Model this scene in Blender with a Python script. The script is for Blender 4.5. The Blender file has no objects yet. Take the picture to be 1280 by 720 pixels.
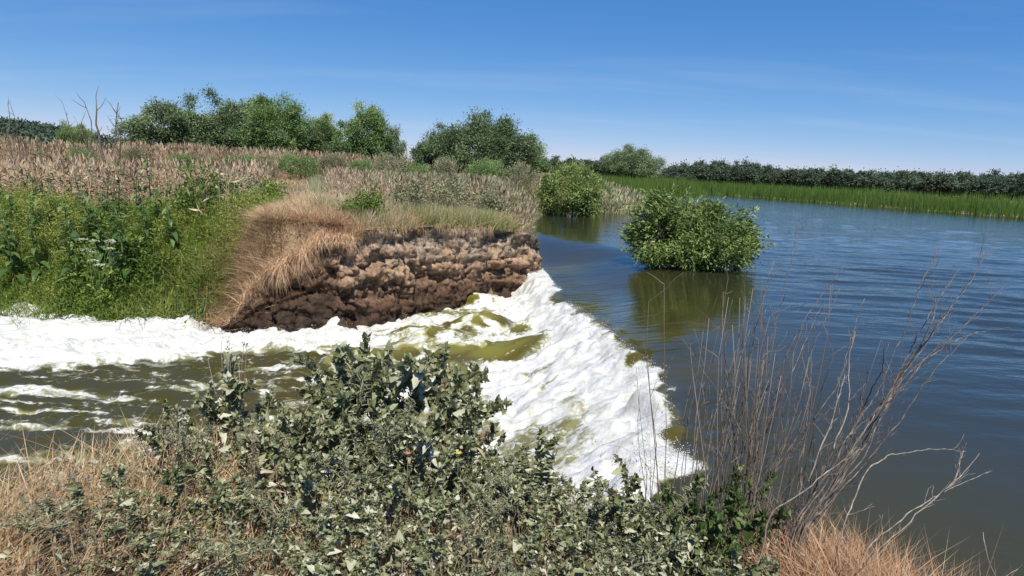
import bpy, math, random
import numpy as np
from mathutils import Matrix, Vector

# ------------------------------------------------------------------ camera, sky, sun, exposure
scene = bpy.context.scene
COL = scene.collection
PITCH, ROLL, FPX, CAMZ = math.radians(10.4), math.radians(2.6), 834.0, 3.0
cam_data = bpy.data.cameras.new('camera')
cam = bpy.data.objects.new('camera', cam_data)
COL.objects.link(cam)
cam_data.sensor_width = 36.0
cam_data.lens = 36.0 * FPX / 1280.0
cam_data.clip_start, cam_data.clip_end = 0.05, 3000.0
CAMROT = Matrix.Rotation(math.pi / 2 - PITCH, 3, 'X') @ Matrix.Rotation(ROLL, 3, 'Z')
cam.matrix_world = Matrix.Translation((0, 0, CAMZ)) @ CAMROT.to_4x4()
scene.camera = cam

SUN_EL, SUN_AZ = math.radians(58), math.radians(168)      # azimuth clockwise from +y (the view direction)
to_sun = Vector((math.sin(SUN_AZ) * math.cos(SUN_EL), math.cos(SUN_AZ) * math.cos(SUN_EL), math.sin(SUN_EL)))
sun_data = bpy.data.lights.new('sun', 'SUN')
sun_data.energy, sun_data.angle, sun_data.color = 4.6, math.radians(0.53), (1.0, 0.95, 0.86)
sun = bpy.data.objects.new('sun', sun_data)
COL.objects.link(sun)
sun.rotation_euler = (-to_sun).to_track_quat('-Z', 'Y').to_euler()
sun.location = (0, 0, 60)

world = bpy.data.worlds.new('World')
scene.world = world
world.use_nodes = True
wn, wl = world.node_tree.nodes, world.node_tree.links
wn.clear()
w_out = wn.new('ShaderNodeOutputWorld')
w_bg = wn.new('ShaderNodeBackground')
w_bg.inputs['Strength'].default_value = 0.083
sky = wn.new('ShaderNodeTexSky')
sky.sky_type = 'NISHITA'
sky.sun_disc = False
sky.sun_elevation, sky.sun_rotation = SUN_EL, SUN_AZ
sky.altitude, sky.air_density, sky.dust_density, sky.ozone_density = 3000.0, 1.0, 0.0, 3.0
w_geo = wn.new('ShaderNodeTexCoord')
w_sep = wn.new('ShaderNodeSeparateXYZ')
wl.new(w_geo.outputs['Generated'], w_sep.inputs[0])
# thin cirrus: noise on a plane far overhead, pulled out into streaks
w_add = wn.new('ShaderNodeMath'); w_add.operation = 'ADD'; w_add.inputs[1].default_value = 0.10
wl.new(w_sep.outputs['Z'], w_add.inputs[0])
w_div = wn.new('ShaderNodeVectorMath'); w_div.operation = 'DIVIDE'
w_cmb = wn.new('ShaderNodeCombineXYZ')
for k in range(3): wl.new(w_add.outputs[0], w_cmb.inputs[k])
wl.new(w_geo.outputs['Generated'], w_div.inputs[0]); wl.new(w_cmb.outputs[0], w_div.inputs[1])
w_map = wn.new('ShaderNodeMapping')
w_map.inputs['Scale'].default_value = (0.22, 0.95, 0.0)
w_map.inputs['Rotation'].default_value = (0, 0, math.radians(14))
w_map.inputs['Location'].default_value = (0.35, 0.2, 0)
wl.new(w_div.outputs[0], w_map.inputs[0])
w_noise = wn.new('ShaderNodeTexNoise')
w_noise.inputs['Scale'].default_value = 0.9; w_noise.inputs['Detail'].default_value = 6.0; w_noise.inputs['Roughness'].default_value = 0.55
wl.new(w_map.outputs[0], w_noise.inputs['Vector'])
w_ramp = wn.new('ShaderNodeMapRange')
w_ramp.inputs['From Min'].default_value = 0.50; w_ramp.inputs['From Max'].default_value = 0.80
w_ramp.inputs['To Min'].default_value = 0.0; w_ramp.inputs['To Max'].default_value = 0.22
wl.new(w_noise.outputs['Fac'], w_ramp.inputs['Value'])
w_mix = wn.new('ShaderNodeMix'); w_mix.data_type = 'RGBA'
w_mix.inputs['B'].default_value = (6.6, 7.2, 7.9, 1)
wl.new(w_ramp.outputs[0], w_mix.inputs['Factor'])
# the camera's own rendering of blue: a gentle curve on each channel of the sky
w_srgb = wn.new('ShaderNodeSeparateColor'); w_crgb = wn.new('ShaderNodeCombineColor')
wl.new(sky.outputs[0], w_srgb.inputs[0])
for k, (gam, gain) in enumerate(((1.27, .825), (.80, .716), (.49, .889))):
    a_ = wn.new('ShaderNodeMath'); a_.operation = 'MULTIPLY'; a_.inputs[1].default_value = 0.105; wl.new(w_srgb.outputs[k], a_.inputs[0])
    b_ = wn.new('ShaderNodeMath'); b_.operation = 'POWER'; b_.inputs[1].default_value = gam; wl.new(a_.outputs[0], b_.inputs[0])
    c_ = wn.new('ShaderNodeMath'); c_.operation = 'MULTIPLY'; c_.inputs[1].default_value = gain / 0.105; wl.new(b_.outputs[0], c_.inputs[0])
    wl.new(c_.outputs[0], w_crgb.inputs[k])
wl.new(w_crgb.outputs[0], w_mix.inputs['A'])
wl.new(w_mix.outputs['Result'], w_bg.inputs['Color'])
wl.new(w_bg.outputs[0], w_out.inputs['Surface'])

scene.view_settings.view_transform = 'Standard'
scene.view_settings.look = 'None'
scene.view_settings.exposure = 0.33
scene.view_settings.gamma = 1.0
scene.view_settings.use_curve_mapping = False
scene.render.engine = 'CYCLES'
scene.cycles.use_denoising = True
scene.cycles.max_bounces = 4
scene.cycles.diffuse_bounces = 2
scene.cycles.glossy_bounces = 2
scene.cycles.transmission_bounces = 3
scene.cycles.caustics_reflective = False
scene.cycles.caustics_refractive = False

# ------------------------------------------------------------------ helpers
RNG = np.random.default_rng(11)
random.seed(5)

def ray(px, py):
    return CAMROT @ Vector(((px - 640) / FPX, -(py - 360) / FPX, -1.0))

def at(px, py, y):
    """world point seen in that direction at forward distance y (metres)"""
    d = ray(px, py)
    t = y / d.y
    return Vector((d.x * t, d.y * t, CAMZ + d.z * t))

def on_level(px, py, z):
    d = ray(px, py)
    t = (z - CAMZ) / d.z
    return Vector((d.x * t, d.y * t, z))

def smooth(a, b, x):
    t = np.clip((x - a) / (b - a), 0, 1)
    return t * t * (3 - 2 * t)

def _hash(ix, iy, iz, seed):
    h = (ix.astype(np.int64) * 374761393 + iy.astype(np.int64) * 668265263 + iz.astype(np.int64) * 2147483647 + seed * 1274126177) & 0xFFFFFFFF
    h = ((h ^ (h >> 13)) * 1274126177) & 0xFFFFFFFF
    h = ((h ^ (h >> 16)) * 2246822519) & 0xFFFFFFFF
    return ((h ^ (h >> 15)) & 0xFFFFFF) / float(0xFFFFFF)

def vnoise(x, y, z=0.0, seed=0):
    x = np.asarray(x, float); y = np.asarray(y, float) + 0 * x; z = np.asarray(z, float) + 0 * x
    fx, fy, fz = np.floor(x), np.floor(y), np.floor(z)
    tx, ty, tz = x - fx, y - fy, z - fz
    tx, ty, tz = (t * t * t * (t * (t * 6 - 15) + 10) for t in (tx, ty, tz))
    r = 0
    for dx in (0, 1):
        wx = tx if dx else 1 - tx
        for dy in (0, 1):
            wy = ty if dy else 1 - ty
            for dz in (0, 1):
                wz = tz if dz else 1 - tz
                r = r + wx * wy * wz * _hash(fx + dx, fy + dy, fz + dz, seed)
    return r * 2 - 1

def fbm(x, y, z=0.0, octaves=4, seed=0, gain=0.5):
    a, f, s, n = 1.0, 1.0, 0.0, 0.0
    for o in range(octaves):
        s = s + a * vnoise(np.asarray(x) * f + 17.3 * o, np.asarray(y) * f - 9.1 * o, np.asarray(z) * f + 4.7 * o, seed + o)
        n += a; a *= gain; f *= 2.03
    return s / n

def ridged(x, y, z=0.0, octaves=4, seed=0, gain=0.5):
    a, f, s, n = 1.0, 1.0, 0.0, 0.0
    for o in range(octaves):
        s = s + a * (1 - np.abs(vnoise(np.asarray(x) * f + 7.3 * o, np.asarray(y) * f - 5.1 * o, np.asarray(z) * f + 2.7 * o, seed + o)))
        n += a; a *= gain; f *= 2.07
    return s / n

def mesh_np(name, verts, faces, mat=None, attrs=None, smooth_shade=False):
    """faces: int array (F,k) with k = 3 or 4"""
    verts = np.ascontiguousarray(verts, dtype=np.float32).reshape(-1, 3)
    faces = np.ascontiguousarray(faces, dtype=np.int32)
    me = bpy.data.meshes.new(name)
    k = faces.shape[1]
    me.vertices.add(len(verts)); me.vertices.foreach_set('co', verts.ravel())
    me.loops.add(faces.size); me.loops.foreach_set('vertex_index', faces.ravel())
    me.polygons.add(len(faces))
    me.polygons.foreach_set('loop_start', np.arange(0, faces.size, k, dtype=np.int32))
    me.polygons.foreach_set('loop_total', np.full(len(faces), k, dtype=np.int32))
    if smooth_shade:
        me.polygons.foreach_set('use_smooth', np.ones(len(faces), dtype=bool))
    for an, av in (attrs or {}).items():
        a = me.attributes.new(an, 'FLOAT', 'POINT')
        a.data.foreach_set('value', np.ascontiguousarray(av, dtype=np.float32).ravel())
    me.update(calc_edges=True)
    if mat: me.materials.append(mat)
    return me

def obj(name, me, parent=None, loc=None):
    o = bpy.data.objects.new(name, me)
    COL.objects.link(o)
    if parent is not None: o.parent = parent
    if loc is not None: o.location = loc
    return o

def tag(o, label=None, cat=None, group=None, kind=None):
    if label: o['label'] = label
    if cat: o['category'] = cat
    if group: o['group'] = group
    if kind: o['kind'] = kind
    return o

def empty(name, loc, rz=0.0):
    o = bpy.data.objects.new(name, None)
    COL.objects.link(o)
    o.location = loc; o.rotation_euler = (0, 0, rz)
    o.empty_display_size = 0.2
    return o

def copy_tree(o, parent=None):
    c = o.copy(); COL.objects.link(c); c.parent = parent
    for ch in [k for k in o.children]: copy_tree(ch, c)
    return c

def rand_dirs(n, rng=RNG):
    v = rng.normal(size=(n, 3))
    return v / np.linalg.norm(v, axis=1, keepdims=True)

def frames(d, roll=None, rng=RNG):
    """3x3 matrices whose columns are (side, direction, normal)"""
    d = d / np.maximum(np.linalg.norm(d, axis=1, keepdims=True), 1e-9)
    r = rand_dirs(len(d), rng) if roll is None else roll
    s = np.cross(d, r); s /= np.maximum(np.linalg.norm(s, axis=1, keepdims=True), 1e-9)
    n = np.cross(s, d)
    return np.stack([s, d, n], axis=2)

def scatter(tv, tf, pos, rot, scale):
    """instances of a template (tv, tf) joined into one vertex/face soup; scale (N,) or (N,3)"""
    n = len(pos)
    sc = np.asarray(scale)
    if sc.ndim == 1: sc = np.repeat(sc[:, None], 3, 1)
    v = np.einsum('nij,nvj->nvi', rot, tv[None] * sc[:, None, :]) + pos[:, None, :]
    f = tf[None] + (np.arange(n) * len(tv))[:, None, None]
    return v.reshape(-1, 3), f.reshape(-1, tf.shape[1])

def join(parts):
    """[(v, f, tint)] -> v, f, tint"""
    vs, fs, ts, o = [], [], [], 0
    for v, f, t in parts:
        vs.append(v); fs.append(f + o); ts.append(np.broadcast_to(t, (len(v),)) if np.ndim(t) == 0 else t); o += len(v)
    return np.concatenate(vs), np.concatenate(fs), np.concatenate(ts)

# leaf templates: along +y, length 1
KITE_V = np.array([[0, 0, 0], [-.5, .45, .12], [0, 1, -.05], [.5, .45, .12]], float)
KITE_F = np.array([[0, 1, 2], [0, 2, 3]])
def hastate(wave=0.0, curl=0.12):
    half = [(.10, .04), (.42, .14), (.33, .34), (.30, .50), (.17, .75)]
    sp = [(0, 0), (0, .18), (0, .36), (0, .55), (0, .78), (0, 1.0)]
    v = [[x, y, -curl * y * y] for x, y in sp]
    for sx in (-1, 1):
        for i, (x, y) in enumerate(half):
            v.append([sx * x, y, .32 * x - curl * y * y + wave * (.06 if i % 2 else -.05)])
    f = []
    for o, flip in ((6, False), (11, True)):
        a = [o, o + 1, o + 2, o + 3, o + 4]
        t = [(0, a[0], 1), (1, a[0], a[1]), (1, a[1], a[2]), (1, a[2], 2), (2, a[2], a[3]), (2, a[3], 3), (3, a[3], a[4]), (3, a[4], 4), (4, a[4], 5)]
        f += [(q[0], q[2], q[1]) if flip else q for q in t]
    return np.array(v, float), np.array(f)
LEAF_V, LEAF_F = hastate(0.6)

def blades(base, height, width, yaw, lean, droop=0.6, seg=2, rng=RNG, lean_dir=None, twist=0.5):
    """grass blades as bent tapering strips; returns verts, tris, t (0 at foot, 1 at tip), blade index"""
    n = len(base)
    ld = rng.uniform(0, 2 * np.pi, n) if lean_dir is None else lean_dir
    ts = np.linspace(0, 1, seg + 1)
    lx, ly = np.cos(ld), np.sin(ld)
    sx, sy = np.cos(yaw), np.sin(yaw)
    V = np.zeros((n, 2 * seg + 1, 3))
    tt = np.zeros((n, 2 * seg + 1))
    for i, t in enumerate(ts):
        out = height * (lean * t + droop * lean * t * t * 1.4)
        up = height * (t - 0.42 * droop * np.clip(lean, 0, 1.5) * t * t)
        cx, cy, cz = base[:, 0] + lx * out, base[:, 1] + ly * out, base[:, 2] + up
        w = width * (1 - t) ** 0.7 * 0.5
        if i < seg:
            V[:, 2 * i] = np.stack([cx - sx * w, cy - sy * w, cz], 1)
            V[:, 2 * i + 1] = np.stack([cx + sx * w, cy + sy * w, cz], 1)
            tt[:, 2 * i] = tt[:, 2 * i + 1] = t
        else:
            V[:, 2 * i] = np.stack([cx, cy, cz], 1); tt[:, 2 * i] = 1
    f = []
    for i in range(seg - 1):
        a = 2 * i
        f += [(a, a + 1, a + 3), (a, a + 3, a + 2)]
    f.append((2 * seg - 2, 2 * seg - 1, 2 * seg))
    f = np.array(f)
    F = f[None] + (np.arange(n) * (2 * seg + 1))[:, None, None]
    return V.reshape(-1, 3), F.reshape(-1, 3), tt.ravel(), np.repeat(np.arange(n), 2 * seg + 1)

def tube(points, radii, sides=5):
    """tapered tube along a polyline as triangles"""
    P = np.asarray(points, float); R = np.asarray(radii, float)
    n = len(P)
    T = np.gradient(P, axis=0); T /= np.maximum(np.linalg.norm(T, axis=1, keepdims=True), 1e-9)
    up = np.array([0.31, 0.22, 0.92]); up = up if abs(T[0] @ up) < 0.9 else np.array([1., 0, 0])
    A = np.cross(T, up); A /= np.linalg.norm(A, axis=1, keepdims=True)
    B = np.cross(T, A)
    ang = np.arange(sides) * 2 * np.pi / sides
    V = P[:, None] + R[:, None, None] * (np.cos(ang)[None, :, None] * A[:, None] + np.sin(ang)[None, :, None] * B[:, None])
    V = V.reshape(-1, 3)
    f = []
    for i in range(n - 1):
        for k in range(sides):
            a, b = i * sides + k, i * sides + (k + 1) % sides
            f += [(a, b, b + sides), (a, b + sides, a + sides)]
    V = np.concatenate([V, P[-1:]])
    for k in range(sides): f.append(((n - 1) * sides + k, (n - 1) * sides + (k + 1) % sides, n * sides))
    return V, np.array(f)

def wiggle(p0, p1, n=6, amp=0.05, rng=RNG, sag=0.0):
    p0, p1 = np.asarray(p0, float), np.asarray(p1, float)
    t = np.linspace(0, 1, n)[:, None]
    L = np.linalg.norm(p1 - p0)
    P = p0 + (p1 - p0) * t
    off = np.cumsum(rng.normal(size=(n, 3)), axis=0) * amp * L / math.sqrt(n)
    off -= off[0] + (off[-1] - off[0]) * t
    P = P + off
    P[:, 2] -= sag * L * (np.sin(np.pi * t[:, 0]))
    return P

# signed distance to an open polyline; positive on its left side; returns sd, segment index + fraction
def polysd(x, y, pts):
    shp = np.shape(x); x = np.ravel(x); y = np.ravel(y)
    best = np.full(x.shape, 1e18); sgn = np.ones_like(best); par = np.zeros_like(best)
    for i in range(len(pts) - 1):
        ax, ay = pts[i][:2]; bx, by = pts[i + 1][:2]
        dx, dy = bx - ax, by - ay
        t = np.clip(((x - ax) * dx + (y - ay) * dy) / (dx * dx + dy * dy), 0, 1)
        ex, ey = x - ax - t * dx, y - ay - t * dy
        d = ex * ex + ey * ey
        cr = dx * (y - ay) - dy * (x - ax)
        m = d < best - 1e-9
        tie = (~m) & (d < best + 1e-9)
        # at a shared vertex keep the side of the segment with the larger offset
        sgn = np.where(m, np.where(cr >= 0, 1.0, -1.0), sgn)
        if tie.any():
            axx, ayy = pts[i - 1][:2]
            conv = (ax - axx) * (by - ay) - (ay - ayy) * (bx - ax)
            both = cr >= 0
            sgn = np.where(tie, np.where(conv > 0, np.where((sgn > 0) & both, 1.0, -1.0), np.where((sgn > 0) | both, 1.0, -1.0)), sgn)
        par = np.where(m, i + t, par); best = np.where(m, d, best)
    return (sgn * np.sqrt(best)).reshape(shp), par.reshape(shp)

# ------------------------------------------------------------------ node materials
def new_mat(name):
    m = bpy.data.materials.new(name); m.use_nodes = True
    n = m.node_tree.nodes; l = m.node_tree.links
    n.clear()
    out = n.new('ShaderNodeOutputMaterial')
    return m, n, l, out

def ramp(n, l, src, stops):
    r = n.new('ShaderNodeValToRGB')
    e = r.color_ramp.elements
    while len(e) < len(stops): e.new(0.5)
    for i, (p, c) in enumerate(stops):
        e[i].position = p; e[i].color = (*c, 1)
    l.new(src, r.inputs['Fac'])
    return r.outputs['Color']

def noise(n, l, scale, detail=4, rough=0.55, vec=None, coord='Object'):
    t = n.new('ShaderNodeTexNoise')
    t.inputs['Scale'].default_value = scale; t.inputs['Detail'].default_value = detail; t.inputs['Roughness'].default_value = rough
    if vec is None:
        c = n.new('ShaderNodeTexCoord'); vec = c.outputs[coord]
    l.new(vec, t.inputs['Vector'])
    return t.outputs['Fac']

def math_node(n, l, op, a, b=None, clamp=False):
    m = n.new('ShaderNodeMath'); m.operation = op; m.use_clamp = clamp
    for i, v in enumerate((a, b)):
        if v is None: continue
        if isinstance(v, (int, float)): m.inputs[i].default_value = v
        else: l.new(v, m.inputs[i])
    return m.outputs[0]

def foliage_mat(name, stops, transl=0.25, rough=0.55, spec=0.3):
    """plant material: colour from each leaf's own 'tint', light passing through thin leaves"""
    m, n, l, out = new_mat(name)
    a = n.new('ShaderNodeAttribute'); a.attribute_name = 'tint'
    ob = n.new('ShaderNodeObjectInfo')
    v = math_node(n, l, 'ADD', a.outputs['Fac'], math_node(n, l, 'MULTIPLY', math_node(n, l, 'SUBTRACT', ob.outputs['Random'], 0.5), 0.22))
    c = ramp(n, l, v, stops)
    p = n.new('ShaderNodeBsdfPrincipled')
    l.new(c, p.inputs['Base Color'])
    p.inputs['Roughness'].default_value = rough
    p.inputs['Specular IOR Level'].default_value = spec
    if transl > 0:
        t = n.new('ShaderNodeBsdfTranslucent')
        l.new(c, t.inputs['Color'])
        mx = n.new('ShaderNodeMixShader'); mx.inputs[0].default_value = transl
        l.new(p.outputs[0], mx.inputs[1]); l.new(t.outputs[0], mx.inputs[2]); l.new(mx.outputs[0], out.inputs['Surface'])
    else:
        l.new(p.outputs[0], out.inputs['Surface'])
    return m

def soil_mat(name, stops, scale=2.0, bump=0.4, fine=30.0, rough=0.95):
    m, n, l, out = new_mat(name)
    f = noise(n, l, scale, 7, 0.62)
    c = ramp(n, l, f, stops)
    p = n.new('ShaderNodeBsdfPrincipled'); p.inputs['Roughness'].default_value = rough
    p.inputs['Specular IOR Level'].default_value = 0.15
    l.new(c, p.inputs['Base Color'])
    b = n.new('ShaderNodeBump'); b.inputs['Strength'].default_value = bump; b.inputs['Distance'].default_value = 0.05
    l.new(noise(n, l, fine, 6, 0.65), b.inputs['Height']); l.new(b.outputs[0], p.inputs['Normal'])
    l.new(p.outputs[0], out.inputs['Surface'])
    return m

def bark_mat(name, stops, scale=25.0):
    m, n, l, out = new_mat(name)
    c = ramp(n, l, noise(n, l, scale, 5, 0.6), stops)
    p = n.new('ShaderNodeBsdfPrincipled'); p.inputs['Roughness'].default_value = 0.85
    p.inputs['Specular IOR Level'].default_value = 0.2
    l.new(c, p.inputs['Base Color']); l.new(p.outputs[0], out.inputs['Surface'])
    return m

M = {}
M['bank_soil'] = soil_mat('bank_soil', [(.3, (.06, .042, .026)), (.5, (.13, .092, .056)), (.7, (.22, .16, .10))], 1.6, 0.5, 24)
M['dry_ground'] = soil_mat('dry_ground', [(.3, (.16, .10, .06)), (.5, (.26, .17, .11)), (.7, (.33, .25, .15))], 0.35, 0.4, 8)
M['willow'] = foliage_mat('willow_leaves', [(0, (0.068, 0.125, 0.042)), (.45, (0.157, 0.259, 0.081)), (.8, (0.291, 0.396, 0.144)), (1, (0.442, 0.526, 0.243))], .22)
M['olive_leaf'] = foliage_mat('silvery_leaves', [(0, (0.058, 0.090, 0.040)), (.5, (0.142, 0.206, 0.088)), (.85, (0.265, 0.341, 0.164)), (1, (0.382, 0.448, 0.241))], .2)
M['dark_leaf'] = foliage_mat('dark_leaves', [(0, (.018, .034, .014)), (.5, (.045, .075, .027)), (1, (.10, .14, .055))], .2)
M['far_leaf'] = foliage_mat('far_leaves', [(0, (.060, .088, .062)), (.5, (.100, .138, .088)), (1, (.165, .205, .125))], .2, .7, .1)
M['water_bush'] = foliage_mat('water_bush_leaves', [(0, (0.076, 0.121, 0.031)), (.45, (0.184, 0.260, 0.067)), (.8, (0.355, 0.427, 0.137)), (1, (0.582, 0.626, 0.294))], .28, .45)
M['reed_green'] = foliage_mat('reed_green', [(0, (0.042, 0.088, 0.013)), (.5, (0.080, 0.150, 0.023)), (1, (0.150, 0.217, 0.050))], .25)
M['reed_dry'] = foliage_mat('reed_dry', [(0, (0.263, 0.190, 0.113)), (.5, (0.473, 0.355, 0.225)), (1, (0.683, 0.551, 0.383))], .2)
M['red_grass'] = foliage_mat('red_grass', [(0, (.30, .16, .085)), (.3, (.54, .32, .18)), (.65, (.70, .47, .29)), (1, (.78, .64, .42))], .28)
M['straw'] = foliage_mat('straw', [(0, (.19, .11, .055)), (.4, (.44, .28, .14)), (.75, (.60, .44, .24)), (1, (.72, .61, .40))], .25)
M['weed_green'] = foliage_mat('weed_green', [(0, (0.054, 0.101, 0.017)), (.45, (0.152, 0.236, 0.038)), (.8, (0.286, 0.366, 0.068)), (1, (0.464, 0.488, 0.137))], .3)
M['tall_weed'] = foliage_mat('tall_weed', [(0, (0.031, 0.073, 0.021)), (.5, (0.077, 0.146, 0.043)), (1, (0.236, 0.322, 0.122))], .25, .4)
M['sage'] = foliage_mat('sage_leaves', [(0, (0.138, 0.142, 0.072)), (.5, (0.284, 0.283, 0.154)), (1, (0.529, 0.509, 0.309))], .2)
M['goosefoot'] = foliage_mat('goosefoot_leaves', [(0, (0.042, 0.056, 0.019)), (.35, (0.155, 0.175, 0.073)), (.7, (0.360, 0.372, 0.206)), (1, (0.660, 0.643, 0.500))], .22, .42, .45)
M['wormwood'] = foliage_mat('wormwood_leaves', [(0, (.09, .10, .05)), (.5, (.26, .27, .15)), (1, (.54, .52, .35))], .2, .55)
M['fresh_leaf'] = foliage_mat('fresh_leaves', [(0, (.040, .068, .018)), (.5, (.090, .135, .038)), (1, (.20, .25, .09))], .25, .5, .3)
M['red_stem'] = foliage_mat('dry_brown_stems', [(0, (.065, .048, .036)), (.5, (.18, .14, .105)), (1, (.42, .35, .26))], .0, .8)
M['grey_stem'] = foliage_mat('dry_grey_stems', [(0, (.11, .085, .07)), (.5, (.25, .21, .18)), (1, (.45, .40, .33))], .0, .8)
M['weed_stem'] = foliage_mat('weed_stem', [(0, (.10, .10, .045)), (.5, (.22, .20, .11)), (1, (.40, .36, .24))], .0, .6)
M['umbel'] = foliage_mat('umbel_flowers', [(0, (.55, .58, .36)), (1, (.82, .82, .66))], .2)
M['dry_leaf'] = foliage_mat('dry_leaves', [(0, (.14, .085, .05)), (.5, (.34, .25, .15)), (1, (.62, .54, .38))], .25)
M['petal'] = foliage_mat('pink_petals', [(0, (.55, .10, .16)), (1, (.75, .22, .28))], .2)
M['yellow_leaf'] = foliage_mat('yellowed_leaf', [(0, (.5, .42, .06)), (1, (.7, .6, .12))], .3)
M['bark'] = bark_mat('bark', [(.3, (.05, .04, .03)), (.7, (.15, .125, .10))])
M['dead_bark'] = bark_mat('dead_bark', [(.3, (.060, .048, .040)), (.5, (.14, .115, .095)), (.7, (.28, .24, .20))], 18)
M['pale_bark'] = bark_mat('pale_bark', [(.3, (.15, .12, .09)), (.5, (.28, .235, .185)), (.7, (.44, .39, .32))], 22)

# cliff: crumbly loam, grey turf layer on top, pale clay below it, dark wet foot (strata by height, wetted by the splash; shade painted into the left stretch)
def cliff_material():
    m, n, l, out = new_mat('cliff_loam')
    g = n.new('ShaderNodeTexCoord')
    a = n.new('ShaderNodeAttribute'); a.attribute_name = 'strata_shade'
    f = noise(n, l, 4.5, 9, 0.74, g.outputs['Object'])
    f2 = noise(n, l, 0.9, 4, 0.5, g.outputs['Object'])
    v = math_node(n, l, 'ADD', a.outputs['Fac'], math_node(n, l, 'MULTIPLY', math_node(n, l, 'SUBTRACT', f2, 0.5), 0.35))
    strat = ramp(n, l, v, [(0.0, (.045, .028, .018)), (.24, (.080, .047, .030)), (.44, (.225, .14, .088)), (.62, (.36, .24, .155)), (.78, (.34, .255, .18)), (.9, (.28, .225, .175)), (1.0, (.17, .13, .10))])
    mx = n.new('ShaderNodeMix'); mx.data_type = 'RGBA'; mx.blend_type = 'MULTIPLY'; mx.inputs['Factor'].default_value = 0.85
    var = ramp(n, l, f, [(.34, (.30, .27, .26)), (.5, (.95, .95, .95)), (.64, (1.75, 1.75, 1.75))])
    l.new(strat, mx.inputs['A']); l.new(var, mx.inputs['B'])
    p = n.new('ShaderNodeBsdfPrincipled'); p.inputs['Specular IOR Level'].default_value = 0.2
    rr = n.new('ShaderNodeMapRange'); rr.inputs['From Min'].default_value = 0.05; rr.inputs['From Max'].default_value = 0.35
    rr.inputs['To Min'].default_value = 0.5; rr.inputs['To Max'].default_value = 0.95
    l.new(v, rr.inputs['Value']); l.new(rr.outputs[0], p.inputs['Roughness'])
    l.new(mx.outputs['Result'], p.inputs['Base Color'])
    b = n.new('ShaderNodeBump'); b.inputs['Strength'].default_value = 0.9; b.inputs['Distance'].default_value = 0.06
    l.new(noise(n, l, 9, 8, 0.7, g.outputs['Object']), b.inputs['Height']); l.new(b.outputs[0], p.inputs['Normal'])
    l.new(p.outputs[0], out.inputs['Surface'])
    return m
M['cliff'] = cliff_material()

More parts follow.
